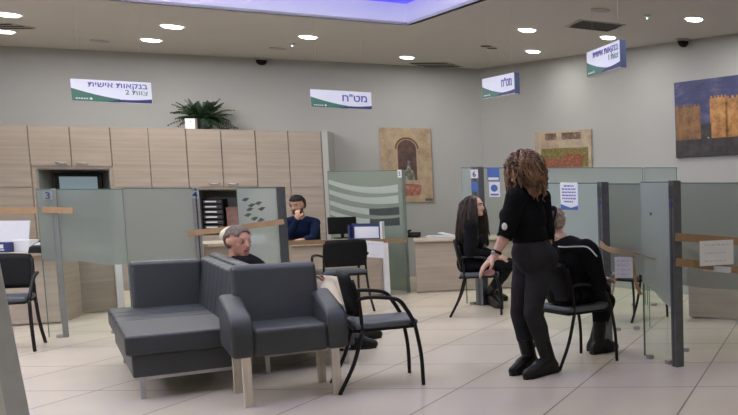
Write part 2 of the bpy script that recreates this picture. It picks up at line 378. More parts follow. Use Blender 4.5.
for u, v, lab in [(100, 41, 'flush round ceiling speaker left of the two left lamps'), (278, 48.5, 'flush round ceiling speaker near the middle lamp'), (600, 10, 'flush round ceiling speaker above the square vent')]:
    o = MB().cone((0, 0, 0), (0, 0, -0.006), 0.10, 0.10, 24).build('ceiling_speaker', M['vent'], None); o.location = P(u, v, ZC); tag(o, lab, 'speaker')
for u, v, lab in [(292, 43, 'small white smoke detector beside the middle ceiling lamp'), (647, 15, 'small smoke detector with green light near the right ceiling lamp')]:
    t = thing('smoke_detector', lab, 'smoke detector', P(u, v, ZC))
    MB().cone((0, 0, 0), (0, 0, -0.03), 0.035, 0.022, 18).build('housing', M['white'], t, smooth=True)
    MB().ball((0, 0, -0.034), 0.011, seg=8).build('indicator_light', mat('indicator', (0.5, 0.9, 0.8), emit=(0.5, 1, 0.85), estr=3), t)
for u, v, lab in [(261, 58, 'black dome camera on the ceiling above the cabinets'), (683, 39, 'black dome camera on the ceiling above the right wall')]:
    t = thing('dome_camera', lab, 'security camera', P(u, v, ZC))
    MB().cone((0, 0, 0), (0, 0, -0.03), 0.085, 0.080, 20).build('mount', M['vent'], t)
    MB().ball((0, 0, -0.035), (0.068, 0.068, 0.068), seg=16).build('dome', M['black'], t, smooth=True)

# ------------------------------------------------------------------ cabinets along the back wall
nb = Vector((-BD.y, BD.x, 0));
if nb.dot(Vector((-3, 4, 0))-C0) < 0: nb = -nb
CP = C0+nb*0.50                                      # a point of the cabinet fronts' plane
def cu(u, v=128): return (onwall(u, v, CP, BD)-CP).dot(-BD)     # metres along the fronts, growing to the right
CH = onwall(160, 128, CP, BD).z
NT = onwall(72, 168.5, CP, BD).z      # top of the niches
rzc = ang(-BD)
def cabinet(u0, u1, label, doors, niche=None, niche_h=None, name='wall_cabinet'):
    x0, x1 = cu(u0), cu(u1); W = x1-x0; o = CP-BD*x0; o.z = 0
    t = thing(name, label, 'cabinet', o, rzc, 'tall laminate wall cabinets')
    z0 = 0.0
    if niche is None:
        MB().box2((0.002, 0.02, 0), (W-0.002, 0.48, CH-0.002)).build('body', M['wood'], t)
        k = 0
        for i in range(doors):
            a, b = W*i/doors+0.004, W*(i+1)/doors-0.004
            for za, zb in ((0.10, 1.38), (1.388, CH-0.003)):
                MB().box2((a, 0, za), (b, 0.018, zb)).build('door', M['wood'], t, bevel=0.002)
    else:
        na, nb_ = niche; zt = niche_h
        MB().box2((0.002, 0.02, 0), (na, 0.48, CH-0.002)).box2((nb_, 0.02, 0), (W-0.002, 0.48, CH-0.002)).box2((na, 0.02, zt), (nb_, 0.48, CH-0.002)).box2((na, 0.02, 0), (nb_, 0.48, 0.72)).build('body', M['wood'], t)
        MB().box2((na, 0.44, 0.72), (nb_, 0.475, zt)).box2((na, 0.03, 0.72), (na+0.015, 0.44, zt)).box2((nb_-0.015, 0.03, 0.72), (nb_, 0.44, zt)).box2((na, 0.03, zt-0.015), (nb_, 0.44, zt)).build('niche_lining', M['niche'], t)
        for i in range(doors):
            a, b = W*i/doors+0.006, W*(i+1)/doors-0.006
            d = MB().box2((a, 0, zt+0.035), (b, 0.018, CH-0.012)).build('door', M['wood'], t, bevel=0.002)
            hx = b-0.10 if i == 0 else a+0.10
            hb = MB().tube(curve([(hx-0.055, -0.002, zt+0.075), (hx-0.03, -0.022, zt+0.07), (hx+0.03, -0.022, zt+0.07), (hx+0.055, -0.002, zt+0.075)], 4), 0.009)
            hb.build('handle', M['steel'], d, smooth=True)
    return t, W
names = ['tall plain laminate cabinet at the left edge of the back wall', None,
         'tall laminate cabinet just right of the open niche with the screen', 'tall laminate cabinet left of the fern', None,
         'tall laminate cabinet third from the white pillar', 'tall laminate cabinet behind the clerk in blue, second from the white pillar']
cabinet(-14, 27, names[0], 1)
xs = [27, 109]
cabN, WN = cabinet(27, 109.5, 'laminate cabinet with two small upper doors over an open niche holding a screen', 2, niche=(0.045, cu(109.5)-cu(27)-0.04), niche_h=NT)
cabinet(109.5, 147.5, names[2], 1); cabinet(147.5, 185, names[3], 1)
NT2 = onwall(222, 189, CP, BD).z
W2 = cu(254.5)-cu(185)
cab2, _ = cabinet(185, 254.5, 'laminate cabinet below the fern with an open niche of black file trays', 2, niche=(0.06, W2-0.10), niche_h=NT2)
cabinet(254.5, 287.3, names[5], 1); cabinet(287.3, 320.5, names[6], 1)
# white pillar edge at the right end of the cabinets
o = CP-BD*cu(321); MB().box2((0, -0.01, 0), (0.075, 0.5, CH+0.01)).build('trim_2', M['wall'], kind='structure')
tr = bpy.data.objects['trim_2']; tr.location = (o.x, o.y, 0); tr.rotation_euler = (0, 0, rzc)
# filler left of the cabinets
# screen in the left niche
t = thing('monitor', 'flat black monitor with a lit screen inside the left cabinet niche', 'monitor', onwall(80, 200, CP-nb*0.30, BD), rzc)
p = t.location; zb = 0.72-p.z; cz = onwall(80, 184, CP-nb*0.3, BD).z-p.z; t.location.z = 0.72; cz += p.z-0.72+0 if False else 0
zc_ = onwall(80, 186, CP-nb*0.3, BD).z-0.72
MB().box((0, 0.02, zc_), (0.50, 0.03, 0.34)).build('housing', M['black'], t, bevel=0.006)
MB().box((0.0, 0.002, zc_), (0.40, 0.006, 0.25)).build('screen', M['screen'], t)
MB().cone((0, 0.03, 0.01), (0, 0.03, zc_-0.15), 0.02, 0.02, 12).box((0, 0.03, 0.008), (0.24, 0.14, 0.015)).build('stand', M['black'], t, smooth=False)
# trays and box in the right niche
q = onwall(213, 215, CP-nb*0.15, BD); t = thing('file_tray_tower', 'black tower of letter trays with pale labels in the right cabinet niche', 'file tray', (q.x, q.y, 0.72), rzc)
ht = onwall(213, 199, CP-nb*0.15, BD).z-0.72
mb = MB(); nt_ = 7
mb.box((-0.115, 0.12, ht/2), (0.01, 0.24, ht)).box((0.115, 0.12, ht/2), (0.01, 0.24, ht)).box((0, 0.235, ht/2), (0.22, 0.01, ht))
mb.build('frame', M['black'], t)
for k in range(nt_):
    z = ht*(k+0.5)/nt_; d = MB().box((0, 0.11, z), (0.216, 0.21, ht/nt_*0.75)).build('drawer', M['darkbox'], t, bevel=0.004)
    MB().box((-0.02, 0.003, z), (0.13, 0.004, 0.018)).build('label_strip', M['paper'], d)
q = onwall(235, 215, CP-nb*0.20, BD); hb = onwall(231, 207, CP-nb*0.2, BD).z-0.72
t = thing('cardboard_box', 'reddish brown storage box beside the black letter trays', 'box', (q.x, q.y, 0.72), rzc)
MB().box((0, 0.1, hb*0.45), (0.20, 0.2, hb*0.9)).build('body', M['pinkbox'], t, bevel=0.004)
MB().box((0, 0.1, hb*0.93), (0.21, 0.21, hb*0.12)).build('lid', M['pinkbox'], t, bevel=0.004)

# fern on the cabinets
q = onwall(203, 128, CP-nb*0.22, BD); t = thing('potted_fern', 'dark green bushy fern in a white pot on top of the cabinets', 'plant', (q.x, q.y, CH), rzc)
MB().cone((0, 0, 0.0), (0, 0, 0.14), 0.07, 0.10, 20).build('pot', M['darkbox'], t, smooth=False)
mb = MB(); rnd = random.Random(3)
for k in range(130):
    a = rnd.uniform(0, 2*math.pi); e = rnd.uniform(0.15, 1.45); Ln = rnd.uniform(0.22, 0.42)
    d = Vector((math.cos(a)*1.15, math.sin(a)*0.55, 0)); pts = []
    for i in range(7):
        s = i/6; pts.append(Vector((0, 0, 0.13))+d*Ln*s*math.cos(e*0.8)+Vector((0, 0, max(-0.09, Ln*(s*math.sin(e)-0.55*s*s*(1.1-e*0.55))))))
    side = d.cross(Vector((0, 0, 1))).normalized()
    mb.tube(pts, 0.002, 3)
    for i in range(1, 7):
        for sg in (-1, 1):
            for jj in (0, 0.5):
                b = pts[i-1].lerp(pts[i], jj+0.25); l = 0.075*(1-i/9); tip = b+side*sg*l+(pts[i]-pts[i-1]).normalized()*l*0.7-Vector((0, 0, 0.018))
                wd = (pts[i]-pts[i-1]).normalized()*0.011
                mb.prism([b-wd, tip, b+wd], (0, 0, 0.0015))
mb.build('leaves', M['leaf'], t)
q = onwall(191.5, 128, CP-nb*0.06, BD); o = MB().box((0, 0, 0.07), (0.12, 0.07, 0.14), Matrix.Rotation(0.25, 3, 'Z')).build('white_box', M['white'], None, bevel=0.004)
o.location = (q.x, q.y, CH-0.002); tag(o, 'small white box standing on the cabinets at the left of the fern', 'box')

# ------------------------------------------------------------------ pictures on the walls
def picture(name, p0, d, ul, ur, vt, vb, label, cat='picture', out=0.03):
    n = Vector((-d.y, d.x, 0)).normalized()
    if n.dot(Vector((-3, 4, 0))-p0) < 0: n = -n
    q0 = p0+n*out; um = (vt+vb)/2
    a = onwall(ul, um, q0, d); b = onwall(ur, um, q0, d); W = (Vector((b.x, b.y, 0))-Vector((a.x, a.y, 0))).length
    um2 = (ul+ur)/2; zt = onwall(um2, vt, q0, d).z; zb = onwall(um2, vb, q0, d).z
    x = Vector((b.x-a.x, b.y-a.y, 0)).normalized()
    t = thing(name, label, cat, (a.x, a.y, zb), ang(x)); return t, W, zt-zb
t, W, Hh = picture('wall_picture', C0, BD, 380.5, 432, 128, 202.5, 'stone coloured picture of an arched niche with a red flower basin')
MB().box2((0, 0.0, 0), (W, 0.028, Hh)).build('board', M['stone'], t, bevel=0.003)
aw = W*0.18; cx = W*0.52
pts = [(cx-aw, -0.002, Hh*0.30), (cx+aw, -0.002, Hh*0.30), (cx+aw, -0.002, Hh*0.72)]+[(cx+aw*math.cos(a), -0.002, Hh*0.72+aw*1.1*math.sin(a)) for a in [math.pi*k/12 for k in range(1, 12)]]+[(cx-aw, -0.002, Hh*0.72)]
MB().prism(pts, (0, 0.004, 0)).build('arch_print', M['arch'], t)
ring = [(cx+aw*1.2*math.cos(a), -0.001, Hh*0.72+aw*1.32*math.sin(a)) for a in [math.pi*k/14 for k in range(15)]]
MB().tube(ring, 0.012, 6).build('arch_border_print', mat('printed_arch_border', (0.16, 0.07, 0.035), 0.6, var=0.2), t)
MB().prism([(cx-aw*0.55, -0.004, Hh*0.30), (cx+aw*0.75, -0.004, Hh*0.30), (cx+aw*0.62, -0.004, Hh*0.42), (cx+aw*0.30, -0.004, Hh*0.46), (cx+aw*0.28, -0.004, Hh*0.56), (cx+aw*0.02, -0.004, Hh*0.57), (cx-aw*0.05, -0.004, Hh*0.46), (cx-aw*0.45, -0.004, Hh*0.42)], (0, 0.002, 0)).build('statue_print', M['statue'], t)
MB().prism([(cx-aw*1.25, -0.005, Hh*0.26), (cx+aw*1.45, -0.005, Hh*0.24), (cx+aw*1.25, -0.005, Hh*0.10), (cx-aw*0.9, -0.005, Hh*0.08)], (0, 0.003, 0)).build('basin_print', M['basin'], t)
MB().box2((cx-aw*1.35, -0.006, Hh*0.26), (cx+aw*1.5, -0.001, Hh*0.30)).build('ledge_print', M['plaster'], t)
MB().box2((W*0.84, -0.004, Hh*0.02), (W*0.985, 0.0, Hh*0.055)).build('caption_plate', M['seam'], t)
t, W, Hh = picture('wall_picture', C0, RD, 535, 591, 130.5, 168.5, 'small picture of red and yellow flowers under two windows on the right wall')
MB().box2((0, 0, 0), (W, 0.028, Hh)).build('board', M['plaster'], t, bevel=0.003)
for a_, b_ in ((0.20, 0.40), (0.50, 0.83)): MB().box2((W*a_, -0.003, Hh*0.76), (W*b_, 0, Hh*0.94)).build('window_print', M['windows'], t)
MB().box2((W*0.12, -0.003, Hh*0.04), (W*0.95, 0, Hh*0.54)).build('foliage_print', M['foliage'], t)
MB().prism([(W*0.12, -0.005, Hh*0.04), (W*0.85, -0.005, Hh*0.04), (W*0.88, -0.005, Hh*0.36), (W*0.6, -0.005, Hh*0.40), (W*0.45, -0.005, Hh*0.24), (W*0.25, -0.005, Hh*0.30), (W*0.12, -0.005, Hh*0.22)], (0, 0.002, 0)).build('blossom_print', M['blossom'], t)
t, W, Hh = picture('wall_picture', C0, RD, 675.5, 790, 77, 156.5, 'large picture of orange lit stone towers at dusk on the right wall')
t.location.z += 0.0; t.rotation_euler = (0, -0.02, t.rotation_euler.z)
MB().box2((0, 0, 0), (W, 0.05, Hh)).build('board', M['dusksky'], t, bevel=0.004)
yy = -0.003
def merlons(x0, x1, zt, n, m=0.03):
    pts = [(x0, yy, Hh*0.22), (x1, yy, Hh*0.22), (x1, yy, zt)]
    for k in range(n):
        a = x1-(x1-x0)*(k+0.25)/n; b = x1-(x1-x0)*(k+0.75)/n; pts += [(a, yy, zt), (a, yy, zt+m), (b, yy, zt+m), (b, yy, zt)]
    return pts+[(x0, yy, zt)]
X = W/115.0
MB().prism(merlons(1*X, 28*X, Hh*0.66, 7), (0, 0.003, 0)).build('dim_tower_print', M['towerdim'], t)
MB().prism(merlons(38*X, 56*X, Hh*0.74, 5), (0, 0.003, 0)).prism(merlons(54*X, 84*X, Hh*0.72, 6), (0, 0.003, 0)).build('bright_tower_print', M['tower'], t)
MB().prism(merlons(88*X, 113*X, Hh*0.60, 6), (0, 0.003, 0)).build('dim_tower_print', M['towerdim'], t)
MB().box2((28*X, -0.004, Hh*0.2), (39*X, 0, Hh*0.42)).box2((0.004, -0.006, 0.004), (W-0.004, -0.002, Hh*0.23)).build('ground_print', M['duskground'], t)
MB().ball((36*X, -0.008, Hh*0.24), 0.008, seg=8).build('lamp_print', M['paper'], t)

# ------------------------------------------------------------------ hanging signs
def sign(L, R, zt, zb, label, line1, line2, rows=0.4, digit=None, thick=0.02, ts=None, bright=None):
    """L, R: ground points under the left and right edge as seen; the front faces the camera"""
    x = (R-L); x.z = 0; W = x.length; Hh = zt-zb
    t = thing('hanging_sign', label, 'sign', (L.x, L.y, zb), ang(x))
    MB().box2((0, 0, 0), (W, thick, Hh)).build('board', M['signwhite'], t, bevel=0.002)
    def wave(s): return Hh*(0.52*(1-s)**2.0*1.0+0.10*s**0.5*0.0+0.07+0.30*max(0, s-0.62)**1.25*1.6)
    if thick > 0.03: MB().box2((W-0.001, -0.001, -0.001), (W+0.004, thick+0.001, Hh+0.001)).build('shaded_side', M['shadeside'], t)  # sheet on the right end, shade of the side put into its blue-grey colour
    n = 24; cut = 0.60
    pg = [(0.001, 0, 0.002)]+[(W*cut, 0, 0.002)]+[(W*cut*(1-k/n), 0, wave(cut*(1-k/n))) for k in range(n+1)]
    MB().prism([(max(0.001, a), -0.002, c) for a, b, c in pg], (0, 0.002, 0)).build('green_band', M['greenprint'], t)
    pb = [(W*0.38, -0.0035, 0.002), (W*0.999, -0.0035, 0.002)]+[(W*(1-0.62*k/n)*0.999, -0.0035, wave(1-0.62*k/n)-(0.0 if k < n*0.6 else Hh*0.28*((k/n-0.6)/0.4)**1.2)) for k in range(n+1)]
    pb = [(a, b, max(c, 0.004)) for a, b, c in pb]
    MB().prism(pb, (0, 0.0015, 0)).build('navy_band', M['navyprint'], t)
    mb = MB()
    for k in range(5): mb.box2((W*(0.05+0.032*k), -0.004, Hh*0.10), (W*(0.05+0.032*k)+W*0.022, -0.002, Hh*0.155))
    mb.ball((W*0.235, -0.003, Hh*0.13), (Hh*0.055, 0.002, Hh*0.055), seg=10)
    mb.build('logo_print', M['paper'], t)
    if line2:
        text_mesh('lettering', line1[::-1], Hh*0.34, M['purpleprint'], t, (W*0.955, -0.003, Hh*0.68), FRONT, sx=W/(Hh*0.34)*0.165*ts[0], bold=0.0008)
        text_mesh('lettering', line2, Hh*0.30, M['olivetext'], t, (W*0.955, -0.003, Hh*0.39), FRONT, sx=W/(Hh*0.34)*0.165*ts[1], bold=0.0005)
    else:
        text_mesh('lettering', line1[::-1], Hh*0.56, M['purpleprint'], t, (W*0.935, -0.003, Hh*0.42), FRONT, sx=ts[0], bold=0.002)
    for xx in (W*0.12, W*0.88): MB().cone((xx, thick/2, Hh), (xx, thick/2, ZC-zb), 0.0012, 0.0012, 5).build('hanging_wire', M['vent'], t)
    return t
PI1 = 'בנקאות אישית'; FX = 'מט"ח'; TEAM = 'צוות'
a, b = D(71, 90, 8.6), D(151.5, 93, 8.95)
sign(a, b, (D(70, 79, 8.6).z+D(150, 82.2, 8.95).z)/2, (D(72, 101, 8.6).z+D(152, 103.7, 8.95).z)/2, 'wide hanging sign with two lines of lettering at left above the cabinets', PI1, '2 '+TEAM[::-1], ts=(0.78, 0.80))
a, b = D(310.5, 98, 9.6), D(371.5, 101, 9.95)
sign(a, b, (D(310, 89, 9.6).z+D(371, 92.5, 9.95).z)/2, (D(310.8, 107.7, 9.6).z+D(372, 109, 9.95).z)/2, 'hanging sign with one word of dark lettering left of the niche picture', FX, None, ts=(1.0, 1))
a, b = D(482.3, 88, 9.3), D(514.5, 83, 8.75)
sign(a, b, (D(482, 79.5, 9.3).z+D(513.3, 72, 8.75).z)/2, (D(484, 98, 9.3).z+D(516, 94.0, 8.75).z)/2, 'small angled hanging sign with one word, above the curly haired woman', FX, None, ts=(0.95, 1), thick=0.05)
a, b = D(586.8, 65, 7.95), D(620, 54, 7.25)
sign(a, b, (D(586.4, 52.6, 7.95).z+D(617.5, 39.7, 7.25).z)/2, (D(587, 78.4, 7.95).z+D(623, 66, 7.25).z)/2, 'angled hanging sign with two lines of lettering at right of the ceiling vent', PI1, '1 '+TEAM[::-1], ts=(0.78, 0.8), thick=0.05)

# ------------------------------------------------------------------ glass partitions
def pane_frame(p, q, label, name='glass_partition'):
    x = q-p; x.z = 0
    return thing(name, label, 'partition', (p.x, p.y, 0), ang(x)), x.length
def partition(p, q, H, label, post='R', film=None, fm='frost', pw=0.06, sticker=None, postm='post', gap=0.012, z0=0.012, postlen=None):
    """glass pane on the floor from p to q (left to right as seen); film = list of (s, z) of the lower film edge"""
    t, W = pane_frame(p, q, label)
    MB().box2((0, -0.005, z0), (W, 0.005, H)).build('glass_pane', M['glass'], t)
    MB().box2((0, -0.0065, H-0.006), (W, 0.0065, H+0.004)).box2((-0.003, -0.0065, z0), (0.003, 0.0065, H)).box2((W-0.003, -0.0065, z0), (W+0.003, 0.0065, H)).build('glass_edge', M['edge'], t)
    if film:
        pts = [(W*s, -0.009, z) for s, z in film]+[(W, -0.009, H-0.004), (0, -0.009, H-0.004)]
        if fm: MB().prism(pts, (0, 0.002, 0)).build('frosted_film', M[fm], t)
    if post:
        x = W if post == 'R' else 0
        MB().box2((x-pw/2, -pw/2, 0), (x+pw/2, pw/2, H+0.012)).build('post', M[postm], t, bevel=0.004)
        MB().box2((x-pw*0.12, -pw/2-0.003, 0.01), (x+pw*0.12, -pw/2, H)).build('post_channel', M['postdark'], t)
    # feet clamps
    MB().box2((0.05, -0.02, 0), (0.11, 0.02, 0.03)).box2((W-0.16, -0.02, 0), (W-0.10, 0.02, 0.03)).build('foot_clamp', M['steel'], t, bevel=0.003)
    return t, W
def sticker(t, x, z, w, h, txt=None, m='paper', y=-0.034, tm='ink', ts=0.06, name='number_sticker'):
    s = MB().box2((x-w/2, y-0.002, z-h/2), (x+w/2, y, z+h/2)).build(name, M[m], t)
    if txt: text_mesh('numeral', txt, ts, M[tm], s, (x, y-0.004, z-ts*0.36), FRONT, align='CENTER', bold=0.002)
    return s
E2 = Vector((0, 0, 0))
# left group: station 3
HA = 1.37
pA = P(66.3, 337); qA = P(133.5, 331.5)
dA = (qA-pA).normalized()
tA, WA = partition(pA-dA*0.115, qA, HA, 'frosted glass partition with numeral 3 at left, before the screen niche', post=None,
    film=[(0, 0.73), (0.2, 0.72), (0.45, 0.70), (0.7, 0.665), (0.85, 0.655), (1, 0.65)])
MB().box2((0.095, -0.022, 0), (0.135, 0.022, HA+0.005)).build('post', mat('satin_post', (0.26, 0.28, 0.27), 0.35, metal=0.5, var=0.05), tA, bevel=0.004)
sticker(tA, 0.075, HA-0.055, 0.06, 0.08, '3', 'frost_light', y=-0.0255, ts=0.085)
qB = D(200, 262, 8.55); qB.z = 0
tB, WB = partition(qA, qB, HA+0.005, 'darker frosted glass partition between the stations 3 and 4', post='R', film=[(0, 0.65), (0.3, 0.62), (0.6, 0.60), (1, 0.60)], fm='frost_grey', postm='steel', pw=0.055)
sticker(tB, WB-0.01, HA-0.055, 0.06, 0.075, '4', 'frost_light', y=-0.034, tm='navyprint', ts=0.085)
# station 4's right glass with leaf stickers and dark post
pD = D(240, 240, 8.75); pD.z = 0; qD = D(283.5, 240, 9.0); qD.z = 0
tD, WD = partition(pD, qD, CAM_H-0.02, 'glass partition with grey leaf marks beside the dark post, left of the clerk', post='R', film=[(0, 0.55), (1, 0.55)], fm='frost_light', postm='postdark', pw=0.075)
mb = MB(); rnd = random.Random(5)
for k, (sx, sz) in enumerate([(0.08, 1.26), (0.16, 1.20), (0.26, 1.22), (0.30, 1.16), (0.10, 1.10), (0.19, 1.06), (0.28, 1.05), (0.13, 1.16)]):
    x = WD*sx*1.6+0.02; a = rnd.uniform(-0.6, 0.6)
    mb.prism([(x-0.035, -0.011, sz-0.01+a*0.02), (x, -0.011, sz+0.022), (x+0.035, -0.011, sz+0.008+a*0.02), (x, -0.011, sz-0.02)], (0, 0.001, 0))
mb.build('leaf_decal', mat('grey_decal', (0.07, 0.08, 0.075), 0.6, var=0.2), tD)
# etched glass with wave bands across the middle desk
pE = D(332, 240, 12.0); pE.z = 0; qE = P(408.5, 292.5)
HE = 1.60
tE, WE = pane_frame(pE, qE, 'tall etched glass partition with pale and dark wave bands beside the niche picture')
MB().box2((0, -0.005, 0.01), (WE, 0.005, HE)).build('glass_pane', M['glass'], tE)
MB().box2((0, -0.007, HE-0.004), (WE, 0.007, HE+0.006)).box2((-0.004, -0.007, 0.01), (0.004, 0.007, HE)).build('glass_edge', M['edge'], tE)
MB().prism([(0, -0.009, 0.02), (WE, -0.009, 0.02), (WE, -0.009, HE-0.01), (0, -0.009, HE-0.01)], (0, 0.002, 0)).build('frosted_film', M['etch'], tE)
mb1 = MB(); mb2 = MB()
for k, z in enumerate([1.36, 1.22, 1.07, 0.93]):
    top, bot = [], []
    for i in range(25):
        s = i/24; zz = z+0.10*(1-s)**2*1.4-0.05*math.sin(s*math.pi)*0.6+0.05*s-0.04
        th_ = 0.030+0.022*s
        top.append((WE*0.93*s+0.02, -0.0115, zz+th_)); bot.append((WE*0.93*s+0.02, -0.0115, zz-th_))
    split = 25 if k < 2 else 15
    mb1.prism(bot[:split]+top[:split][::-1], (0, 0.002, 0))
    if split < 25: mb2.prism(bot[split-1:]+top[split-1:][::-1], (0, 0.002, 0))
mb1.build('pale_wave', M['etchpale'], tE)
mb2.build('dark_wave', mat('dark_wave_print', (0.055, 0.07, 0.07), 0.3, var=0.1), tE)
MB().box2((WE-0.018, -0.018, 0), (WE+0.018, 0.018, HE+0.01)).build('post', mat('green_grey_post', (0.20, 0.25, 0.22), 0.3, metal=0.3, var=0.1), tE, bevel=0.004)
sticker(tE, WE-0.01, HE-0.04, 0.085, 0.10, '5', 'paper', ts=0.08)
# far row: posts and glass behind the women
def flat(v): return Vector((v.x, v.y, 0))
HV = 1.61
p1 = flat(D(464.5, 240, 10.0)); p2 = flat(D(480, 240, 9.95)); p3 = flat(D(643, 200, 9.9)); p4 = flat(D(677, 200, 9.85))
tV, WV = partition(p1, p2, HV, 'narrow far glass partition with blue stickers on its post behind the seated woman', post='R', film=[(0, 0.5), (1, 0.5)], fm='frost_light', pw=0.10)
sticker(tV, WV, HV-0.07, 0.10, 0.10, '6', 'paper', y=-0.052, ts=0.09)
MB().ball((WV, -0.053, HV-0.22), (0.05, 0.003, 0.06), seg=14).build('round_decal', M['blueprint'], tV)
tW, WW = partition(p2+(p3-p2)*0.02, p3, HV, 'long pale far glass partition behind the curly haired woman under the flower picture', post=None, film=[(0.35, 0.6), (1, 0.6)], fm=None)
MB().prism([(WW*0.36, -0.009, 0.7), (WW, -0.009, 0.7), (WW, -0.009, HV-0.004), (WW*0.36, -0.009, HV-0.004)], (0, 0.002, 0)).build('frosted_film', M['frost_light'], tW)
s = MB().box2((0.085, -0.013, HV-0.15), (0.225, -0.010, HV)).build('notice_paper', M['blueprint'], tW, label='blue notice'); MB().box2((0.095, -0.015, HV-0.14), (0.215, -0.013, HV-0.11)).build('notice_line', M['paper'], s)
s = MB().box2((0.10, -0.013, HV-0.335), (0.225, -0.010, HV-0.165)).build('notice_paper', M['paper'], tW, label='white notice with blue emblem'); MB().ball((0.16, -0.014, HV-0.235), (0.042, 0.003, 0.042), seg=14).box2((0.115, -0.016, HV-0.32), (0.21, -0.013, HV-0.30)).build('emblem', M['blueprint'], s)
tX, WX = partition(p3+(p4-p3)*0.06, p4, HV, 'short pale far glass partition beside the long one under the tower picture', post=None, film=[(0, 0.6), (1, 0.6)], fm='frost_light')
# station with the poster: side pane to post Q
Q = P(607.0, 342); HQ = 1.425
pq = Q+Vector((-0.74, 0.68, 0)).normalized()*1.25
tQ, WQ = partition(pq, Q, HQ, 'green frosted glass partition with a taped poster, right of the blond woman', post='R', film=[(0, 0.5), (0.6, 0.45), (1, 0.42)], fm='frost_light', pw=0.075)
# poster
xa = None
def on_part(u, v, t, W, p, q):
    w_ = onwall(u, v, p, (q-p)); return (flat(w_)-flat(p)).length, w_.z
a0, za = on_part(561.5, 182.5, tQ, WQ, pq, Q); a1, zb_ = on_part(579.5, 210, tQ, WQ, pq, Q)
s = MB().box2((a0, -0.014, zb_), (a1, -0.0105, za)).build('poster', M['paper'], tQ, label='white poster with blue lettering lines and a wave foot')
mb = MB(); rnd = random.Random(2); Wp = a1-a0; Hp = za-zb_
for k in range(6):
    z = za-Hp*(0.13+0.115*k); half = Wp*(0.40-(0.12 if k in (0, 5) else 0.0)); x = a0+Wp/2-half
    while x < a0+Wp/2+half-0.01:
        l = rnd.uniform(0.02, 0.05); mb.box2((x, -0.0155, z-0.007), (min(x+l, a0+Wp/2+half), -0.014, z+0.007)); x += l+0.012
mb.build('poster_lines', M['purpleprint'], s)
mb = MB(); mb.prism([(a0, -0.0155, zb_), (a1, -0.0155, zb_), (a1, -0.0155, zb_+Hp*0.16), (a0+Wp*0.6, -0.0155, zb_+Hp*0.07), (a0, -0.0155, zb_+Hp*0.20)], (0, 0.0015, 0)); mb.build('poster_wave', M['blueprint'], s)
def decals(t, x, H, y):
    d = MB().box2((x-0.028, y-0.002, H-0.13), (x+0.028, y, H-0.03)).build('number_sticker', M['darkbox'], t)
    MB().ball((x, y, H-0.17), (0.028, 0.003, 0.03), seg=12).build('round_decal', M['navyprint'], t)
decals(tQ, WQ, HQ, -0.0385)
# frontal pane behind post Q
pU = P(609, 331); qU = P(650, 328.5)
tU, WU = partition(pU, qU, 1.42, 'grey frosted glass partition between the two posts at right', post=None, film=[(0, 0.58), (0.5, 0.56), (1, 0.52)], fm='frost_grey')
# side pane S to post R
R_ = P(678, 366.3); HR = 1.43
pS = P(645, 357)
tS, WS = partition(pS, R_, HR, 'narrow green glass partition with a clear curved foot at the nearest right post', post='R', film=[(0, 0.62), (0.3, 0.58), (0.6, 0.50), (0.8, 0.46), (1, 0.45)], fm='frost_light', pw=0.07)
decals(tS, WS, HR, -0.036)
MB().ball((WS*0.32, -0.012, 1.02+0.16), (0.018, 0.003, 0.014), seg=10).build('small_decal', M['greenprint'], tS)
# clear moon shape mark
pT = P(676, 351.5); qT = P(775, 350)
tT, WT = partition(pT, qT, 1.425, 'wide frosted glass partition at the right edge crossed by two strips of brown tape', post=None, film=[(0, 0.58), (0.3, 0.54), (1, 0.50)], fm='frost_grey')
# ------------------------------------------------------------------ brown tape strips and papers
def strip(pts, w, label, name='packing_tape', twist=0.0, n=3):
    c = curve(pts, n) if len(pts) > 2 else [Vector(p) for p in pts]
    bm = bmesh.new(); base = Vector(pts[0]); rows = []
    for i, p in enumerate(c):
        p = p-base; d = (c[min(i+1, len(c)-1)]-c[max(i-1, 0)]).normalized(); up = Vector((0, 0, 1)); up = (up-d*up.dot(d)).normalized()
        nn = d.cross(up); up = up*math.cos(twist*i)+nn*math.sin(twist*i); nn = d.cross(up)
        rows.append([bm.verts.new(p+up*w/2+nn*0.0015), bm.verts.new(p-up*w/2+nn*0.0015), bm.verts.new(p-up*w/2-nn*0.0015), bm.verts.new(p+up*w/2-nn*0.0015)])
    for a, b in zip(rows, rows[1:]):
        for k in range(4): bm.faces.new((a[k], b[k], b[(k+1) % 4], a[(k+1) % 4]))
    bm.faces.new(rows[0]); bm.faces.new(rows[-1][::-1])
    mb = MB(); mb.bm.free(); mb.bm = bm; o = mb.build(name, M['tape'], None); o.location = base; tag(o, label, 'tape'); return o
strip([D(0, 211, 7.72), D(22, 210.6, 7.74), D(50, 210, 7.76), D(73, 210.5, 7.72)], 0.055, 'brown tape strip stretched left of the numeral 3 partition')
strip([D(188, 234, 8.35), D(200, 232.3, 8.42), D(240, 227.5, 8.62), D(284, 221.5, 8.90)], 0.055, 'brown tape strip behind the head of the seated old man')
strip([D(283, 243, 9.0), D(345, 241.5, 9.9), D(406, 240.5, 10.95)], 0.05, 'brown tape strip stretched before the clerk in blue')
strip([D(600, 243.5, 7.45), D(608, 249, 7.35), D(618, 250.5, 7.15), D(640, 254, 6.9), D(654, 258.5, 6.72)], 0.06, 'twisted brown tape strip between the two right posts', twist=0.12)
strip([D(675.5, 237.0, 6.42), D(706, 239, 6.75), D(745, 242, 6.95), D(775, 244, 6.98)], 0.062, 'upper brown tape strip on the wide partition at right')
strip([D(676, 262, 6.42), D(706, 265.5, 6.75), D(745, 271, 6.95), D(775, 275, 6.98)], 0.062, 'lower brown tape strip on the wide partition at right')
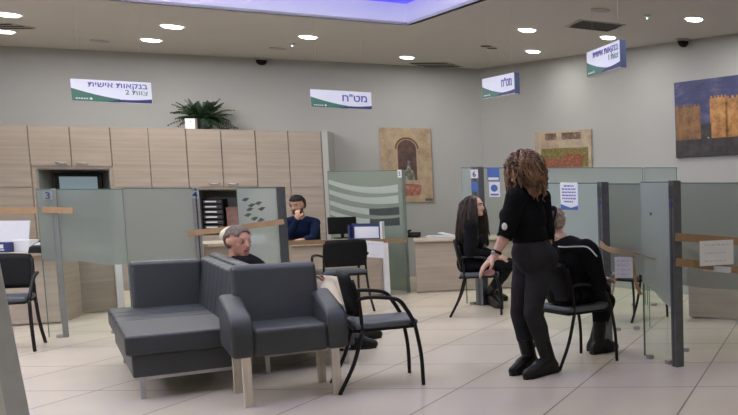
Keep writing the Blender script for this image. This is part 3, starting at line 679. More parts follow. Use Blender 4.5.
# torn tape ends hanging below the paper of the right opening
strip([D(616, 256, 7.15), D(618, 268, 7.15), D(615, 279, 7.16), D(612, 296, 7.2)], 0.03, 'torn tape end hanging at the left below the paper between the right posts')
strip([D(632, 256, 7.05), D(634, 270, 7.05), D(636, 283, 7.06), D(641, 295, 7.08)], 0.03, 'torn tape end hanging at the right below the paper between the right posts')
def sheet(u0, v0, u1, v1, Y, label, rx=0.0, rz=0.0, lines=4, Y2=None, name='paper_notice', roll=0.0):
    c = D((u0+u1)/2, (v0+v1)/2, Y); a = D(u0, v0, Y); b = D(u1, v1, Y2 or Y); W = Vector((b.x-a.x, b.y-a.y, 0)).length; Hh = abs(a.z-b.z)
    t = thing(name, label, 'paper', c, ang(Vector((b.x-a.x, b.y-a.y, 0)))+rz); t.rotation_euler.y = roll
    MB().box((0, 0, 0), (W, 0.003, Hh)).build('sheet', M['paper'], t)
    mb = MB(); rnd = random.Random(int(u0))
    for k in range(lines):
        z = Hh*(0.32-0.64*k/max(1, lines-1)); x = -W*0.36
        while x < W*0.3:
            l = rnd.uniform(0.012, 0.04); mb.box2((x, -0.003, z-0.004), (x+l, -0.0015, z+0.004)); x += l+0.014
    if lines: mb.build('faint_writing', M['inkgrey'], t)
    return t
sheet(614.5, 257, 633, 278, 7.02, 'white paper hanging from the twisted tape between the right posts', lines=4)
sheet(700, 241.5, 733.5, 264, 6.66, 'white notice held by the two tape strips on the right partition', lines=3, Y2=6.86)
sheet(703, 266, 731, 272, 6.80, 'second sheet sticking out below the lower tape on the right partition', lines=0, roll=0.08)
o = sheet(360, 241, 384, 257.5, 10.15, 'white sheet taped to the front of the middle desk', lines=2, roll=0.06)
# ------------------------------------------------------------------ desks
def desk(p, q, depth, H, label, front=(0.0, 1.0), legs=()):
    """p to q is the customer side edge as seen from left to right; depth goes away from it"""
    x = q-p; W = x.length; t = thing('service_desk', label, 'desk', (p.x, p.y, 0), ang(x))
    MB().box2((0, 0, H-0.035), (W, depth, H)).build('desktop', M['desk_top'], t, bevel=0.004)
    MB().box2((W*front[0]+0.01, 0.06, 0.02), (W*front[1]-0.01, 0.085, H-0.035)).build('front_panel', M['wood_desk'], t)
    MB().box2((0.01, 0.10, 0), (0.035, depth-0.05, H-0.035)).box2((W-0.035, 0.10, 0), (W-0.01, depth-0.05, H-0.035)).build('side_panel', M['wood_desk'], t)
    for l in legs: MB().box2((l*W-0.03, 0.0, 0), (l*W+0.03, 0.05, H-0.035)).build('leg', M['white'], t, bevel=0.003)
    return t
DH = 0.74
dp = flat(P(412, 294.0)); dq = flat(P(470, 291)); dd_ = (dq-dp).normalized()
desk(dp+dd_*0.05, dp+dd_*1.35, 0.7, DH-0.03, 'wood fronted service desk in front of the niche picture')
dp2 = flat(D(292, 245, 10.1)); dq2 = flat(D(389.5, 240, 10.85))
desk(dp2, dq2, 0.55, DH-0.02, 'wood fronted service desk of the clerk in blue', legs=(0.955,))
dl = flat(P(-30, 329.5)); dr = flat(P(60, 324.5))
desk(dl, dr, 0.75, DH, 'wood fronted service desk at left with papers on it')
dl2 = flat(P(64, 317)); dr2 = flat(P(118, 312.5))
desk(dl2+Vector((0.0, 0.1, 0)), dr2+Vector((0.0, 0.1, 0)), 0.6, DH-0.05, 'service desk seen through the clear foot of the numeral 3 partition', legs=(0.93,))
dl3 = flat(D(208, 250, 9.7)); dr3 = flat(D(272, 250, 10.3))
desk(dl3, dr3, 0.6, DH, 'service desk behind the seated old man')
dr4 = flat(D(690, 250, 8.6)); desk(flat(D(684, 250, 8.9)), flat(D(800, 250, 8.5)), 0.7, DH, 'wood fronted service desk behind the wide right partition')

# things on the desks
zt = DH
p = D(12, 250, 8.75)
t = thing('laptop_stand', 'white angled paper holder on a black base on the left desk', 'document holder', (p.x+0.02, p.y, zt), 0.25)
MB().box((-0.02, 0.05, 0.18), (0.27, 0.012, 0.25), Matrix.Rotation(-0.25, 3, 'X')).build('white_panel', M['paper'], t)
MB().box((0, 0.02, 0.02), (0.34, 0.16, 0.03)).box((0, 0.08, 0.09), (0.03, 0.03, 0.13)).build('base', M['black'], t, bevel=0.004)
t = thing('tissue_box', 'dark blue and white patterned box on the left desk', 'box', tuple(flat(D(3, 250, 8.5))+Vector((0, 0, zt))), 0.2)
MB().box((0, 0, 0.05), (0.15, 0.12, 0.10)).build('carton', M['navyprint'], t, bevel=0.004)
MB().box((0.0, -0.061, 0.06), (0.09, 0.003, 0.04)).box((0.02, -0.061, 0.025), (0.06, 0.003, 0.012)).build('printed_mark', M['paper'], t)
t = thing('paper_stack', 'stack of white paper behind the blue box on the left desk', 'paper', tuple(flat(D(23, 250, 8.62))+Vector((0, 0, zt))), 0.15)
MB().box((0, 0, 0.058), (0.20, 0.14, 0.115), Matrix.Rotation(0.06, 3, 'Z')).build('sheets', M['paper'], t, bevel=0.002)
t = thing('card_terminal', 'small black card terminal on the left desk beside the partition', 'card terminal', tuple(flat(D(41.5, 250, 8.42))+Vector((0, 0, zt))), 0.1)
MB().prism([(-0.075, -0.07, 0), (-0.075, 0.08, 0), (-0.075, 0.08, 0.12), (-0.075, -0.05, 0.06)], (0.15, 0, 0)).build('body', M['black'], t, bevel=0.006)
MB().box((-0.01, 0.0, 0.088), (0.08, 0.05, 0.006), Matrix.Rotation(0.43, 3, 'X')).build('display', M['inkgrey'], t)
zm = DH-0.02
def ondesk(u, Y, z): return tuple(flat(D(u, 240, Y))+Vector((0, 0, z)))
t = thing('document_tray', 'white and blue upright document holder on the desk of the clerk', 'document holder', ondesk(366, 10.92, zm), 0.3)
MB().box((0.0, 0.03, 0.10), (0.32, 0.02, 0.20)).box((0.18, 0.0, 0.11), (0.015, 0.2, 0.22)).box((-0.17, 0.0, 0.09), (0.015, 0.2, 0.18)).box((0, -0.02, 0.01), (0.36, 0.2, 0.012)).build('tray', M['navyprint'], t)
MB().box((0.02, -0.02, 0.085), (0.28, 0.015, 0.15), Matrix.Rotation(-0.15, 3, 'X')).box((0.20, -0.03, 0.11), (0.02, 0.16, 0.23)).build('papers', M['paper'], t)
t = thing('computer_monitor', 'dark monitor seen from behind beside the blue document holder', 'monitor', ondesk(343, 11.05, zm), 0.9)
MB().box((0, 0, 0.17), (0.34, 0.03, 0.22)).build('housing', M['black'], t, bevel=0.008)
MB().cone((0, 0.01, 0.005), (0, 0.01, 0.08), 0.02, 0.02, 10).box((0, 0.01, 0.007), (0.16, 0.12, 0.014)).build('stand', M['black'], t)
zq = DH-0.03
t = thing('desk_phone', 'small black desk phone beside the etched partition post', 'phone', ondesk(414, 11.45, zq), 0.2)
MB().prism([(-0.07, -0.06, 0), (-0.07, 0.07, 0), (-0.07, 0.07, 0.07), (-0.07, -0.05, 0.03)], (0.14, 0, 0)).build('base', M['black'], t, bevel=0.005)
MB().tube(curve([(-0.055, -0.05, 0.06), (-0.06, 0, 0.09), (-0.055, 0.06, 0.09)], 4), 0.014, 8).build('handset', M['black'], t, smooth=True)
t = thing('loose_papers', 'crumpled loose white papers lying on the desk left of the seated woman', 'paper', ondesk(441, 11.5, zq), 0.1)
MB().box((0, 0, 0.012), (0.34, 0.22, 0.02), Matrix.Rotation(0.3, 3, 'Z')).box((0.08, 0.03, 0.035), (0.2, 0.15, 0.012), Matrix.Rotation(0.25, 3, 'Y')).build('sheets', M['paper'], t)
t = thing('paper_roll', 'white paper standing on the desk between the leaf marked glass and the clerk', 'paper', tuple(flat(D(258, 245, 9.95))+Vector((0, 0, DH))), 0.1)
MB().box((0, 0, 0.05), (0.20, 0.12, 0.10), Matrix.Rotation(0.3, 3, 'Z')).build('sheets', M['paper'], t)

# ------------------------------------------------------------------ chairs
def make_chair(label, group='black visitor chairs'):
    t = thing('visitor_chair', label, 'chair', (0, 0, 0), 0, group)
    mb = MB()
    mb.box((0, 0.055, 0.448), (0.44, 0.39, 0.045)); mb.build('seat', M['seatvinyl'], t, bevel=0.02, seg=3)
    MB().box((0, 0.045, 0.418), (0.42, 0.39, 0.02)).build('seat_pan', M['black'], t, bevel=0.006)
    # curved back pad
    bm = bmesh.new(); mb = MB(); mb.bm.free(); mb.bm = bm; nx, nz = 12, 7; g = {}
    for s_, off in ((0, 0.0), (1, -0.024)):
        for i in range(nx+1):
            for j in range(nz+1):
                u_ = i/nx*2-1; w_ = j/nz; half = 0.215-0.02*abs(w_*2-1)**3
                x = u_*half; z = 0.515+0.29*w_; y = -0.100-0.05*w_-0.030*(1-u_*u_)+off
                z += 0.012*(1-u_*u_)*(1 if j == nz else 0)
                g[s_, i, j] = bm.verts.new((x, y, z))
    for i in range(nx):
        for j in range(nz):
            bm.faces.new((g[0, i, j], g[0, i+1, j], g[0, i+1, j+1], g[0, i, j+1])); bm.faces.new((g[1, i, j], g[1, i, j+1], g[1, i+1, j+1], g[1, i+1, j]))
    for i in range(nx):
        bm.faces.new((g[0, i, 0], g[1, i, 0], g[1, i+1, 0], g[0, i+1, 0])); bm.faces.new((g[0, i, nz], g[0, i+1, nz], g[1, i+1, nz], g[1, i, nz]))
    for j in range(nz):
        bm.faces.new((g[0, 0, j], g[0, 0, j+1], g[1, 0, j+1], g[1, 0, j])); bm.faces.new((g[0, nx, j], g[1, nx, j], g[1, nx, j+1], g[0, nx, j+1]))
    mb.build('backrest', M['black'], t, smooth=True)
    for s_ in (-1, 1):
        MB().tube(curve([(s_*0.245, 0.26, 0.0), (s_*0.238, 0.255, 0.22), (s_*0.232, 0.225, 0.44)], 5), 0.0125).build('leg', M['blackmetal'], t, smooth=True)
        MB().tube(curve([(s_*0.225, -0.25, 0.0), (s_*0.215, -0.155, 0.20), (s_*0.212, -0.095, 0.42)], 5), 0.0125).build('leg', M['blackmetal'], t, smooth=True)
        MB().tube(curve([(s_*0.212, -0.095, 0.42), (s_*0.208, -0.105, 0.60), (s_*0.205, -0.14, 0.77)], 5), 0.0115).build('back_upright', M['blackmetal'], t, smooth=True)
        MB().tube(curve([(s_*0.232, 0.225, 0.44), (s_*0.245, 0.175, 0.545), (s_*0.252, 0.12, 0.62), (s_*0.252, 0.0, 0.645), (s_*0.240, -0.08, 0.645), (s_*0.210, -0.118, 0.63)], 5), 0.0135).build('armrest', M['blackmetal'], t, smooth=True)
    MB().tube([(-0.212, -0.095, 0.43), (0.212, -0.095, 0.43)], 0.011).tube([(-0.232, 0.2, 0.43), (0.232, 0.2, 0.43)], 0.011).build('crossbar', M['blackmetal'], t, smooth=True)
    return t
ch = make_chair('black armchair with tube frame and grey seat standing right of the grey armchair')
cA, cB, cC, cD = P(424.4, 383), P(400.5, 375.4), P(350.6, 394), P(326.7, 383)
c = (cA+cB+cC+cD)/4; f = ((cA+cB)-(cC+cD))
ch.location = c; ch.rotation_euler = (0, 0, ang(f)-math.pi/2)
f1 = Vector((0.55, -0.83)); dup(ch, (-7.27, 7.20, 0), ang(f1)-math.pi/2, 'black tube frame chair standing alone at the left desk')
c = flat(D(344, 300, 9.45)); dup(ch, c, ang(Vector((-0.74, 0.67)))-math.pi/2, 'black tube frame chair facing the clerk in blue')
A_, B_, C_ = P(565.8, 370.8), P(614, 360.6), P(579, 355)
fw = Vector((0.62, 0.785)); c4 = Vector(((A_.x+C_.x)/2-0.02, (A_.y+C_.y)/2+0.02, 0))
seat4 = dup(ch, c4, ang(fw)-math.pi/2, 'black tube frame chair under the seated blond woman')
c5 = flat(D(474, 250, 9.30)); f5 = Vector((0.93, 0.36))
seat5 = dup(ch, c5, ang(f5)-math.pi/2, 'black tube frame chair under the long haired seated woman')
c6 = flat(D(632, 270, 8.95)); dup(ch, c6, ang(Vector((0.5, 0.85)))-math.pi/2, 'black tube frame chair seen through the right partition glass')

# ------------------------------------------------------------------ grey armchair
a_, b_, r_ = P(251, 405.7), P(341.7, 395), P(323, 383)
wv = Vector((0.743, 0.669, 0)).normalized(); fc = Vector((wv.y, -wv.x, 0))
cen = Vector((-3.81, 5.655, 0))
t = thing('lounge_armchair', 'dark grey leather armchair with pale wooden legs at the centre', 'armchair', (cen.x, cen.y, 0), ang(fc)-math.pi/2)
for sx in (-1, 1):
    for sy in (-1, 1):
        mb = MB(); x, y = sx*0.245, sy*0.245
        mb.prism([(x-0.024, y-0.024, 0), (x+0.024, y-0.024, 0), (x+0.024, y+0.024, 0), (x-0.024, y+0.024, 0)], (0, 0, 0.335)); mb.build('leg', M['birch'], t, bevel=0.004)
    pts = []
    prof = [(0.285, 0.315), (0.30, 0.44), (0.29, 0.515), (0.26, 0.565), (0.20, 0.595), (0.05, 0.62), (-0.15, 0.66), (-0.27, 0.68), (-0.30, 0.60), (-0.29, 0.325)]
    x0, x1 = (sx*0.20, sx*0.322)
    MB().prism([(min(x0, x1), y, z) for y, z in prof], (abs(x1-x0), 0, 0)).build('arm', M['leather'], t, bevel=0.028, seg=4)
MB().box2((-0.212, -0.24, 0.315), (0.212, 0.285, 0.495)).build('seat_cushion', M['leather'], t, bevel=0.035, seg=4)
MB().prism([(-0.245, -0.13, 0.38), (-0.245, -0.22, 0.855), (-0.245, -0.26, 0.87), (-0.245, -0.33, 0.855), (-0.245, -0.30, 0.36)], (0.49, 0, 0)).build('backrest', M['leather'], t, bevel=0.03, seg=4)
# ------------------------------------------------------------------ bench sofa with corner back
S0 = P(124, 338, 0.43); Lg = Vector((-0.69, 0.724, 0)).normalized(); Dp = Vector((-Lg.y, Lg.x, 0))*-1
def sofa(label, org, length, mirror=False, end_back=True, panels=4):
    """local x runs along the depth towards the back, local y along the length away from the camera"""
    t = thing('bench_sofa', label, 'sofa', (org.x, org.y, 0), ang(Dp) if not mirror else ang(Dp)+math.pi)
    s = 1 if not mirror else -1
    y0, y1 = (0, length) if not mirror else (-length, 0)
    DS = 0.62
    n = panels
    MB().box2((0.03, y0+0.03, 0.155), (DS, y1-0.03, 0.305)).build('base', M['leather'], t, bevel=0.012)
    # tufted seat
    mb = MB(); seg_ = [0, 0.50, 0.66, 0.80, 1.0] if not mirror else [0, 0.25, 0.5, 0.75, 1]
    seams = [y0+(y1-y0)*q for q in seg_]
    for a, b in zip(seams, seams[1:]): mb.box2((0, a+0.004, 0.30), (DS, b-0.004, 0.435))
    mb.build('seat_cushion', M['leather'], t, bevel=0.022, seg=3)
    mb = MB(); k = 9
    for i in range(k):
        a = y0+(y1-y0)*i/k; b = y0+(y1-y0)*(i+1)/k
        mb.prism([(DS-0.06, a+0.0005, 0.40), (DS-0.01, a+0.0005, 0.80), (DS+0.04, a+0.0005, 0.815), (DS+0.085, a+0.0005, 0.80), (DS+0.085, a+0.0005, 0.30), (DS-0.05, a+0.0005, 0.30)], (0, b-a-0.001, 0))
    mb.build('backrest', M['leather'], t, bevel=0.014, seg=3)
    if end_back:
        ya = y1-0.14; MB().box2((0.15, ya, 0.30), (DS-0.02, y1+0.03, 0.80)).build('end_backrest', M['leather'], t, bevel=0.03, seg=4)
    for x in (0.08, DS-0.02):
        for y in (y0+0.10, y1-0.10):
            MB().box2((x-0.014, y-0.014, 0), (x+0.014, y+0.014, 0.15)).build('leg', M['steel'], t, bevel=0.003)
    MB().box2((0.05, y0+0.085, 0.125), (DS, y0+0.115, 0.158)).box2((0.05, y1-0.115, 0.125), (DS, y1-0.085, 0.158)).box2((0.065, y0+0.1, 0.125), (0.095, y1-0.1, 0.158)).build('frame_rail', M['steel'], t, bevel=0.003)
    return t
LEN = 1.78
sofa('long charcoal leather bench sofa with tufted seat and steel legs at left', S0, LEN)
s2 = S0+Dp*(0.62*2+0.185)+Lg*0.35
sofa('charcoal bench sofa back to back with the left one, under the old man', s2, 1.9, mirror=True, end_back=False)

# ------------------------------------------------------------------ leaning board at the front left
pb0 = D(31, 420, 2.9); t = thing('display_board', 'grey edged white display board leaning at the front left corner', 'board', (pb0.x, pb0.y, 0), 0)
q1 = D(0.5, 268, 3.05)-t.location; q2 = D(34.5, 440, 2.85)-t.location; q2z = q2.z
dirv = (q1-q2).normalized(); bot = q2-dirv*(q2z/dirv.z)
wv2 = Vector((-0.76, -0.65, 0)).normalized(); nn = wv2.cross(dirv).normalized(); nn = nn if nn.dot(t.location) > 0 else -nn
def brd(a, b, w0, w1): return [a+wv2*w0, b+wv2*w0, b+wv2*w1, a+wv2*w1]
top_ = bot+dirv*1.50
MB().prism(brd(bot, top_, 0, 0.055), nn*0.03).prism(brd(bot, top_, 0.60, 0.66), nn*0.03).build('frame', mat('light_grey_frame', (0.55, 0.58, 0.62), 0.4, metal=0.2, var=0.1), t)
MB().prism(brd(bot+dirv*0.02, top_-dirv*0.02, 0.055, 0.60), nn*0.02).build('panel', M['white'], t)
MB().prism([bot+wv2*0.28, bot+wv2*0.34, top_*0.98+wv2*0.34, top_*0.98+wv2*0.28], Vector((0, 0.02, 0))).build('back_strut', M['steel'], t)
# ------------------------------------------------------------------ people
def V(*a): return Vector(a)
class Body:
    """one continuous skin grown over tapered limbs; garments are offset copies of the faces they cover"""
    def __init__(s): s.pr = []
    def cap(s, tg, p, r1, q, r2): s.pr.append(('c', tg, Vector(p), r1, Vector(q), r2)); return s
    def ell(s, tg, c, x, y, z, r): s.pr.append(('e', tg, Vector(c), Matrix((Vector(x).normalized(), Vector(y).normalized(), Vector(z).normalized())).transposed(), r, None)); return s
    def grow(s, root, m, voxel=0.01, it=4):
        mb = MB(); o0 = root.location
        for k in s.pr:
            if k[0] == 'c': mb.cap(k[2]-o0, k[3], k[4]-o0, k[5], 14)
            else: mb.ball(k[2]-o0, k[4], R=k[3], seg=20)
        o = mb.build('body', m, root)
        a = o.modifiers.new('r', 'REMESH'); a.mode = 'VOXEL'; a.voxel_size = voxel; a.use_smooth_shade = True
        b = o.modifiers.new('s', 'SMOOTH'); b.factor = 0.5; b.iterations = it
        dg = bpy.context.evaluated_depsgraph_get(); dg.update()
        me = bpy.data.meshes.new_from_object(o.evaluated_get(dg)); o.modifiers.clear(); o.data = me; me.name = 'body'
        me.materials.clear(); me.materials.append(m)
        me.polygons.foreach_set('use_smooth', [True]*len(me.polygons))
        s.o = o; s.root = root; n = len(me.vertices)
        co = np.zeros(n*3); me.vertices.foreach_get('co', co); s.co = co.reshape(-1, 3)
        no = np.zeros(n*3); me.vertices.foreach_get('normal', no); s.no = no.reshape(-1, 3)
        s.faces = [tuple(p.vertices) for p in me.polygons]
        s.fc = np.array([s.co[list(f)].mean(0) for f in s.faces])
        X = s.fc+np.array(o0); best = np.full(len(X), 1e9); tg = np.zeros(len(X), int); s.tags = []
        for i, k in enumerate(s.pr):
            s.tags.append(k[1])
            if k[0] == 'c':
                p, q = np.array(k[2]), np.array(k[4]); d = q-p; t = np.clip(((X-p)@d)/max(1e-9, d@d), 0, 1)
                ds = np.linalg.norm(X-p-t[:, None]*d, axis=1)-(k[3]+(k[5]-k[3])*t)
            else:
                R = np.array(k[3]); L_ = (X-np.array(k[2]))@R/np.array(k[4]); ds = (np.linalg.norm(L_, axis=1)-1)*min(k[4])
            u = ds < best; best[u] = ds[u]; tg[u] = i
        s.ft = [s.tags[i] for i in tg]
        return s
    def cloth(s, name, tags, m, off=0.007, fold=0.004, fs=9, pred=None, label=None, hang=None):
        o0 = np.array(s.root.location)
        sel = [i for i, t in enumerate(s.ft) if t in tags and (pred is None or pred(Vector(s.fc[i]+o0)))]
        idx = {}; vs = []; fs_ = []
        for i in sel:
            f = []
            for v in s.faces[i]:
                if v not in idx:
                    idx[v] = len(vs); p = Vector(s.co[v]); n = Vector(s.no[v])
                    a = off+fold*noise.noise(Vector((p.x*fs*1.4, p.y*fs*1.4, p.z*fs*0.7)))
                    q = p+n*a
                    vs.append(q)
                f.append(idx[v])
            fs_.append(f)
        me = bpy.data.meshes.new(name); me.from_pydata(vs, [], fs_); me.materials.append(m); me.polygons.foreach_set('use_smooth', [True]*len(me.polygons))
        o = bpy.data.objects.new(name, me); COL.objects.link(o); o.parent = s.root
        so = o.modifiers.new('t', 'SOLIDIFY'); so.thickness = 0.005; so.offset = 0.6
        sm = o.modifiers.new('sm', 'SMOOTH'); sm.factor = 0.4; sm.iterations = 2
        if label: o['label'] = label
        return o
def frame(f, u=(0, 0, 1)):
    f = Vector(f).normalized(); u = Vector(u); u = (u-f*u.dot(f)).normalized(); r = f.cross(u); return f, u, r
def head(b, c, f, u=(0, 0, 1), k=1.0, neck=None, fem=False):
    f, u, r = frame(f, u); c = Vector(c)
    b.ell('head', c+u*.022*k-f*.005, r, f, u, (.074*k, .095*k, .095*k))
    b.ell('head', c-u*.035*k+f*.022*k, r, f, u, (.058*k, .068*k, .080*k))
    b.cap('head', c-u*.088*k+f*.062*k+r*.012, .022*k, c-u*.088*k+f*.062*k-r*.012, .022*k)
    b.cap('head', c+u*.012*k+f*.088*k, .009*k, c-u*.028*k+f*.104*k, .014*k)
    b.cap('head', c+u*.032*k+f*.080*k-r*.03, .012*k, c+u*.032*k+f*.080*k+r*.03, .012*k)
    for s in (-1, 1):
        b.ell('head', c+r*s*.074*k-f*.008-u*.005, r, f, u, (.010, .019, .030))
        b.ell('head', c+r*s*.036*k+f*.058*k-u*.025, r, f, u, (.020, .022, .022))
    if neck is not None: b.cap('neck', c-u*.06*k-f*.015, .050*k if not fem else .044*k, neck, .058*k if not fem else .050*k)
def face(root, c, f, u=(0, 0, 1), k=1.0, brow=True):
    f, u, r = frame(f, u); c = Vector(c)-root.location; R = Matrix((r, f, u)).transposed()
    for s in (-1, 1):
        e = MB().ball(c+r*s*.031*k+f*.082*k+u*.006, (.012, .009, .006), R, 12).build('eye', M['eyewhite'], root, smooth=True)
        MB().ball(c+r*s*.031*k+f*.088*k+u*.006, (.006, .004, .006), R, 10).build('iris', M['eye'], e, smooth=True)
        if brow: MB().cap(c+r*s*.018*k+f*.097*k+u*.027, .0045, c+r*s*.045*k+f*.083*k+u*.028, .004, 8).build('eyebrow', M['hair_dark'], root, smooth=True)
    MB().cap(c-r*.018*k+f*.090*k-u*.055*k, .006, c+r*.018*k+f*.090*k-u*.055*k, .006, 8).build('lips', M['lips'], root, smooth=True)
def hand(b, w, d, n, thumb, curl=0.5, k=1.0, tg='hand'):
    """w wrist, d pointing to the fingers, n out of the palm side, thumb = direction of the thumb's side"""
    d = Vector(d).normalized(); n = Vector(n); n = (n-d*n.dot(d)).normalized(); sd = d.cross(n)
    if sd.dot(Vector(thumb)) < 0: sd = -sd
    w = Vector(w)
    b.ell(tg, w+d*.048*k, sd, d, n, (.040*k, .052*k, .016*k))
    b.cap(tg, w, .024*k, w+d*.03*k, .026*k)
    for i, (o_, L) in enumerate([(.028, .074), (.0095, .082), (-.0095, .076), (-.028, .060)]):
        p0 = w+d*.085*k+sd*o_*k; a = curl*0.7; p = w+d*.05*k+sd*o_*k*.8
        b.cap(tg, p, .0095*k, p0, .0095*k)
        for j, fr in enumerate((.45, .32, .25)):
            v = (d*math.cos(a)+n*math.sin(a)); q = p0+v*L*fr*k; b.cap(tg, p0, (.0092-.0006*j)*k, q, (.0086-.0007*j)*k); p0 = q; a += curl*0.8
    t0 = w+d*.022*k+sd*.026*k; t1 = t0+(d*.6+sd*.75+n*.35).normalized()*.038*k; t2 = t1+(d*.9+sd*.25+n*.4*(.5+curl)).normalized()*.032*k
    b.cap(tg, t0, .014*k, t1, .0115*k); b.cap(tg, t1, .0112*k, t2, .0092*k)
def arm(b, s, e, w, k=1.0):
    b.cap('upperarm', s, .050*k, e, .038*k); b.cap('forearm', e, .037*k, Vector(e).lerp(Vector(w), .35), .038*k); b.cap('forearm', Vector(e).lerp(Vector(w), .35), .037*k, w, .025*k)
def leg(b, h, kn, an, toe, k=1.0, heel=0.0):
    h, kn, an, toe = map(Vector, (h, kn, an, toe))
    b.cap('thigh', h, .088*k, kn, .056*k)
    m = kn.lerp(an, .33); back = (kn-toe); back.z = 0; back = back.normalized()*.012
    b.cap('shin', kn, .054*k, m+back, .055*k); b.cap('shin', m+back, .055*k, kn.lerp(an, .62), .044*k)
    b.cap('ankle', kn.lerp(an, .62), .046*k, an, .042*k)
    fd = (toe-an); fd.z = 0; fd.normalize(); hl = an-fd*.045; hl.z = an.z-.052
    b.cap('foot', an, .040*k, an.lerp(toe, .5)+V(0, 0, .008), .038*k); b.cap('foot', hl, .030*k, toe, .030*k); b.cap('foot', an.lerp(toe, .5), .036, toe, .030)
    b.cap('foot', hl, .030, an, .042*k)
def torso(b, pel, ch, nk, sl, sr, f, k=1.0, hip=.165, w=.15, bust=0.0, hl=None, hr=None):
    pel, ch, nk, sl, sr = map(Vector, (pel, ch, nk, sl, sr)); x = (sr-sl).normalized()
    up = (ch-pel).normalized(); f = Vector(f); f = (f-x*f.dot(x)).normalized()
    b.ell('pelvis', pel, x, f, x.cross(f), (hip*k, .118*k, .125*k))
    md = pel.lerp(ch, .5)
    b.ell('waist', md, x, x.cross(up)*-1, up, (w*.88*k, .10*k, (ch-pel).length*.5+.04))
    b.ell('torso', ch, x, x.cross(up)*-1, up, (w*k, .112*k, .17*k))
    b.cap('torso', ch.lerp(nk, .55)-x*.06, .075*k, ch.lerp(nk, .55)+x*.06, .075*k)
    for s in (sl, sr): b.cap('torso', nk-V(0, 0, .03), .050*k, s, .052*k)
    if bust:
        for s in (-1, 1): b.ell('torso', ch+x*s*.065+f*.085-up*.02, x, f, up, (.062, bust, .062))
def pair(b, name, tags, m, off, fold, p, q):
    p, q = Vector(p), Vector(q)
    b.cloth(name, tags, m, off, fold, pred=lambda x: (x-p).length < (x-q).length)
    b.cloth(name, tags, m, off, fold, pred=lambda x: (x-p).length >= (x-q).length)
def sole(root, an, toe, h=.035, bootm=None):
    an, toe = Vector(an), Vector(toe); d = toe-an; d.z = 0; d.normalize(); s = V(-d.y, d.x, 0); o = root.location
    mb = MB(); a = flat(an)-d*.075-o; e = flat(toe)+d*.028-o; mid = a.lerp(e, .33)
    mb.prism([a+s*.032, a-s*.032, mid-s*.030, mid+s*.030], (0, 0, h+.012)); mb.prism([mid+s*.030, mid-s*.030, e-d*.05-s*.044, e-s*.020, e+s*.020, e-d*.05+s*.044], (0, 0, .016))
    mb.build('sole', bootm or M['boot'], root, bevel=.004)

# standing woman with curly hair --------------------------------------------------
fW = V(-.78, .62, 0).normalized(); lW = V(-fW.y, fW.x, 0)
pel = D(532.5, 252, 6.25); root = thing('person', 'woman in black top and dark trousers with long curly brown hair walking past the chairs', 'person', flat(pel))
chs = D(525.5, 215, 6.22); nk = D(524.5, 192, 6.2); hc = D(524.5, 165.5, 6.2)
sL = D(515.5, 197, 6.06); sR = D(541, 197, 6.36)
b = Body(); torso(b, pel, chs, nk, sL, sR, fW, hip=.168, w=.145, bust=.05)
head(b, hc, V(-.80, .58, -.12), neck=nk, fem=True)
eL = D(506.5, 233, 6.02); wL = D(494.5, 256.5, 5.96)
arm(b, sL, eL, wL, 1.02); eR = sR+V(.03, .03, -.27); wR = eR+fW*.02+V(0, 0, -.22); arm(b, sR, eR, wR, .92)
hand(b, wL, D(483, 267.5, 5.93)-wL, V(.55, .45, -.7), V(-.5, -.5, .2), curl=.30, k=1.08); hand(b, wR, fW*.15-V(0, 0, 1), lW, fW, curl=.5)
an1 = P(530, 371.5)+V(0, 0, .105); to1 = P(514, 375.5)+V(0, 0, .036); an2 = P(549, 374)+V(0, 0, .105); to2 = P(528, 379.2)+V(0, 0, .036)
k1 = D(519, 312, 6.30); k2 = D(533, 313, 6.16)
leg(b, pel+V(.085, .02, -.06)*-1+V(.05, .0, -.10), k1, an1, to1, .98); leg(b, pel+V(.065, -.02, -.05), k2, an2, to2, .98)
b.ell('pelvis', pel-fW*.06+V(0, 0, -.05), lW, fW, V(0, 0, 1), (.15, .10, .12))
b.grow(root, M['skin'], .0075, 3)
b.cloth('trousers', ('pelvis', 'thigh', 'shin'), M['trouser'], .008, .008)
b.cloth('top', ('torso', 'waist', 'upperarm'), M['blackcloth'], .016, .008)
for e_ in (eL, eR): b.cloth('sleeve', ('forearm',), M['blackcloth'], .012, .003, pred=lambda p: (p-e_).length < .055)
pair(b, 'boot', ('ankle', 'foot'), M['boot'], .007, .002, an1, an2)
for a_, t_ in ((an1, to1), (an2, to2)): sole(root, a_, t_)
ww = wL.lerp(eL, .18)-root.location; wd = (eL-wL).normalized()
wt = MB().cone(ww-wd*.010, ww+wd*.010, .033, .034, 18).build('watch', M['black'], root, label='black wrist watch'); MB().ball(ww+V(-.012, -.031, .0), (.016, .006, .015)).build('dial', M['steel'], wt)
pt = D(504.3, 226, 5.96)-root.location
MB().ball(pt+V(-.002, .014, -.005), (.020, .026, .028)).build('sleeve_badge', M['paper'], root, smooth=True, label='white badge on the sleeve')
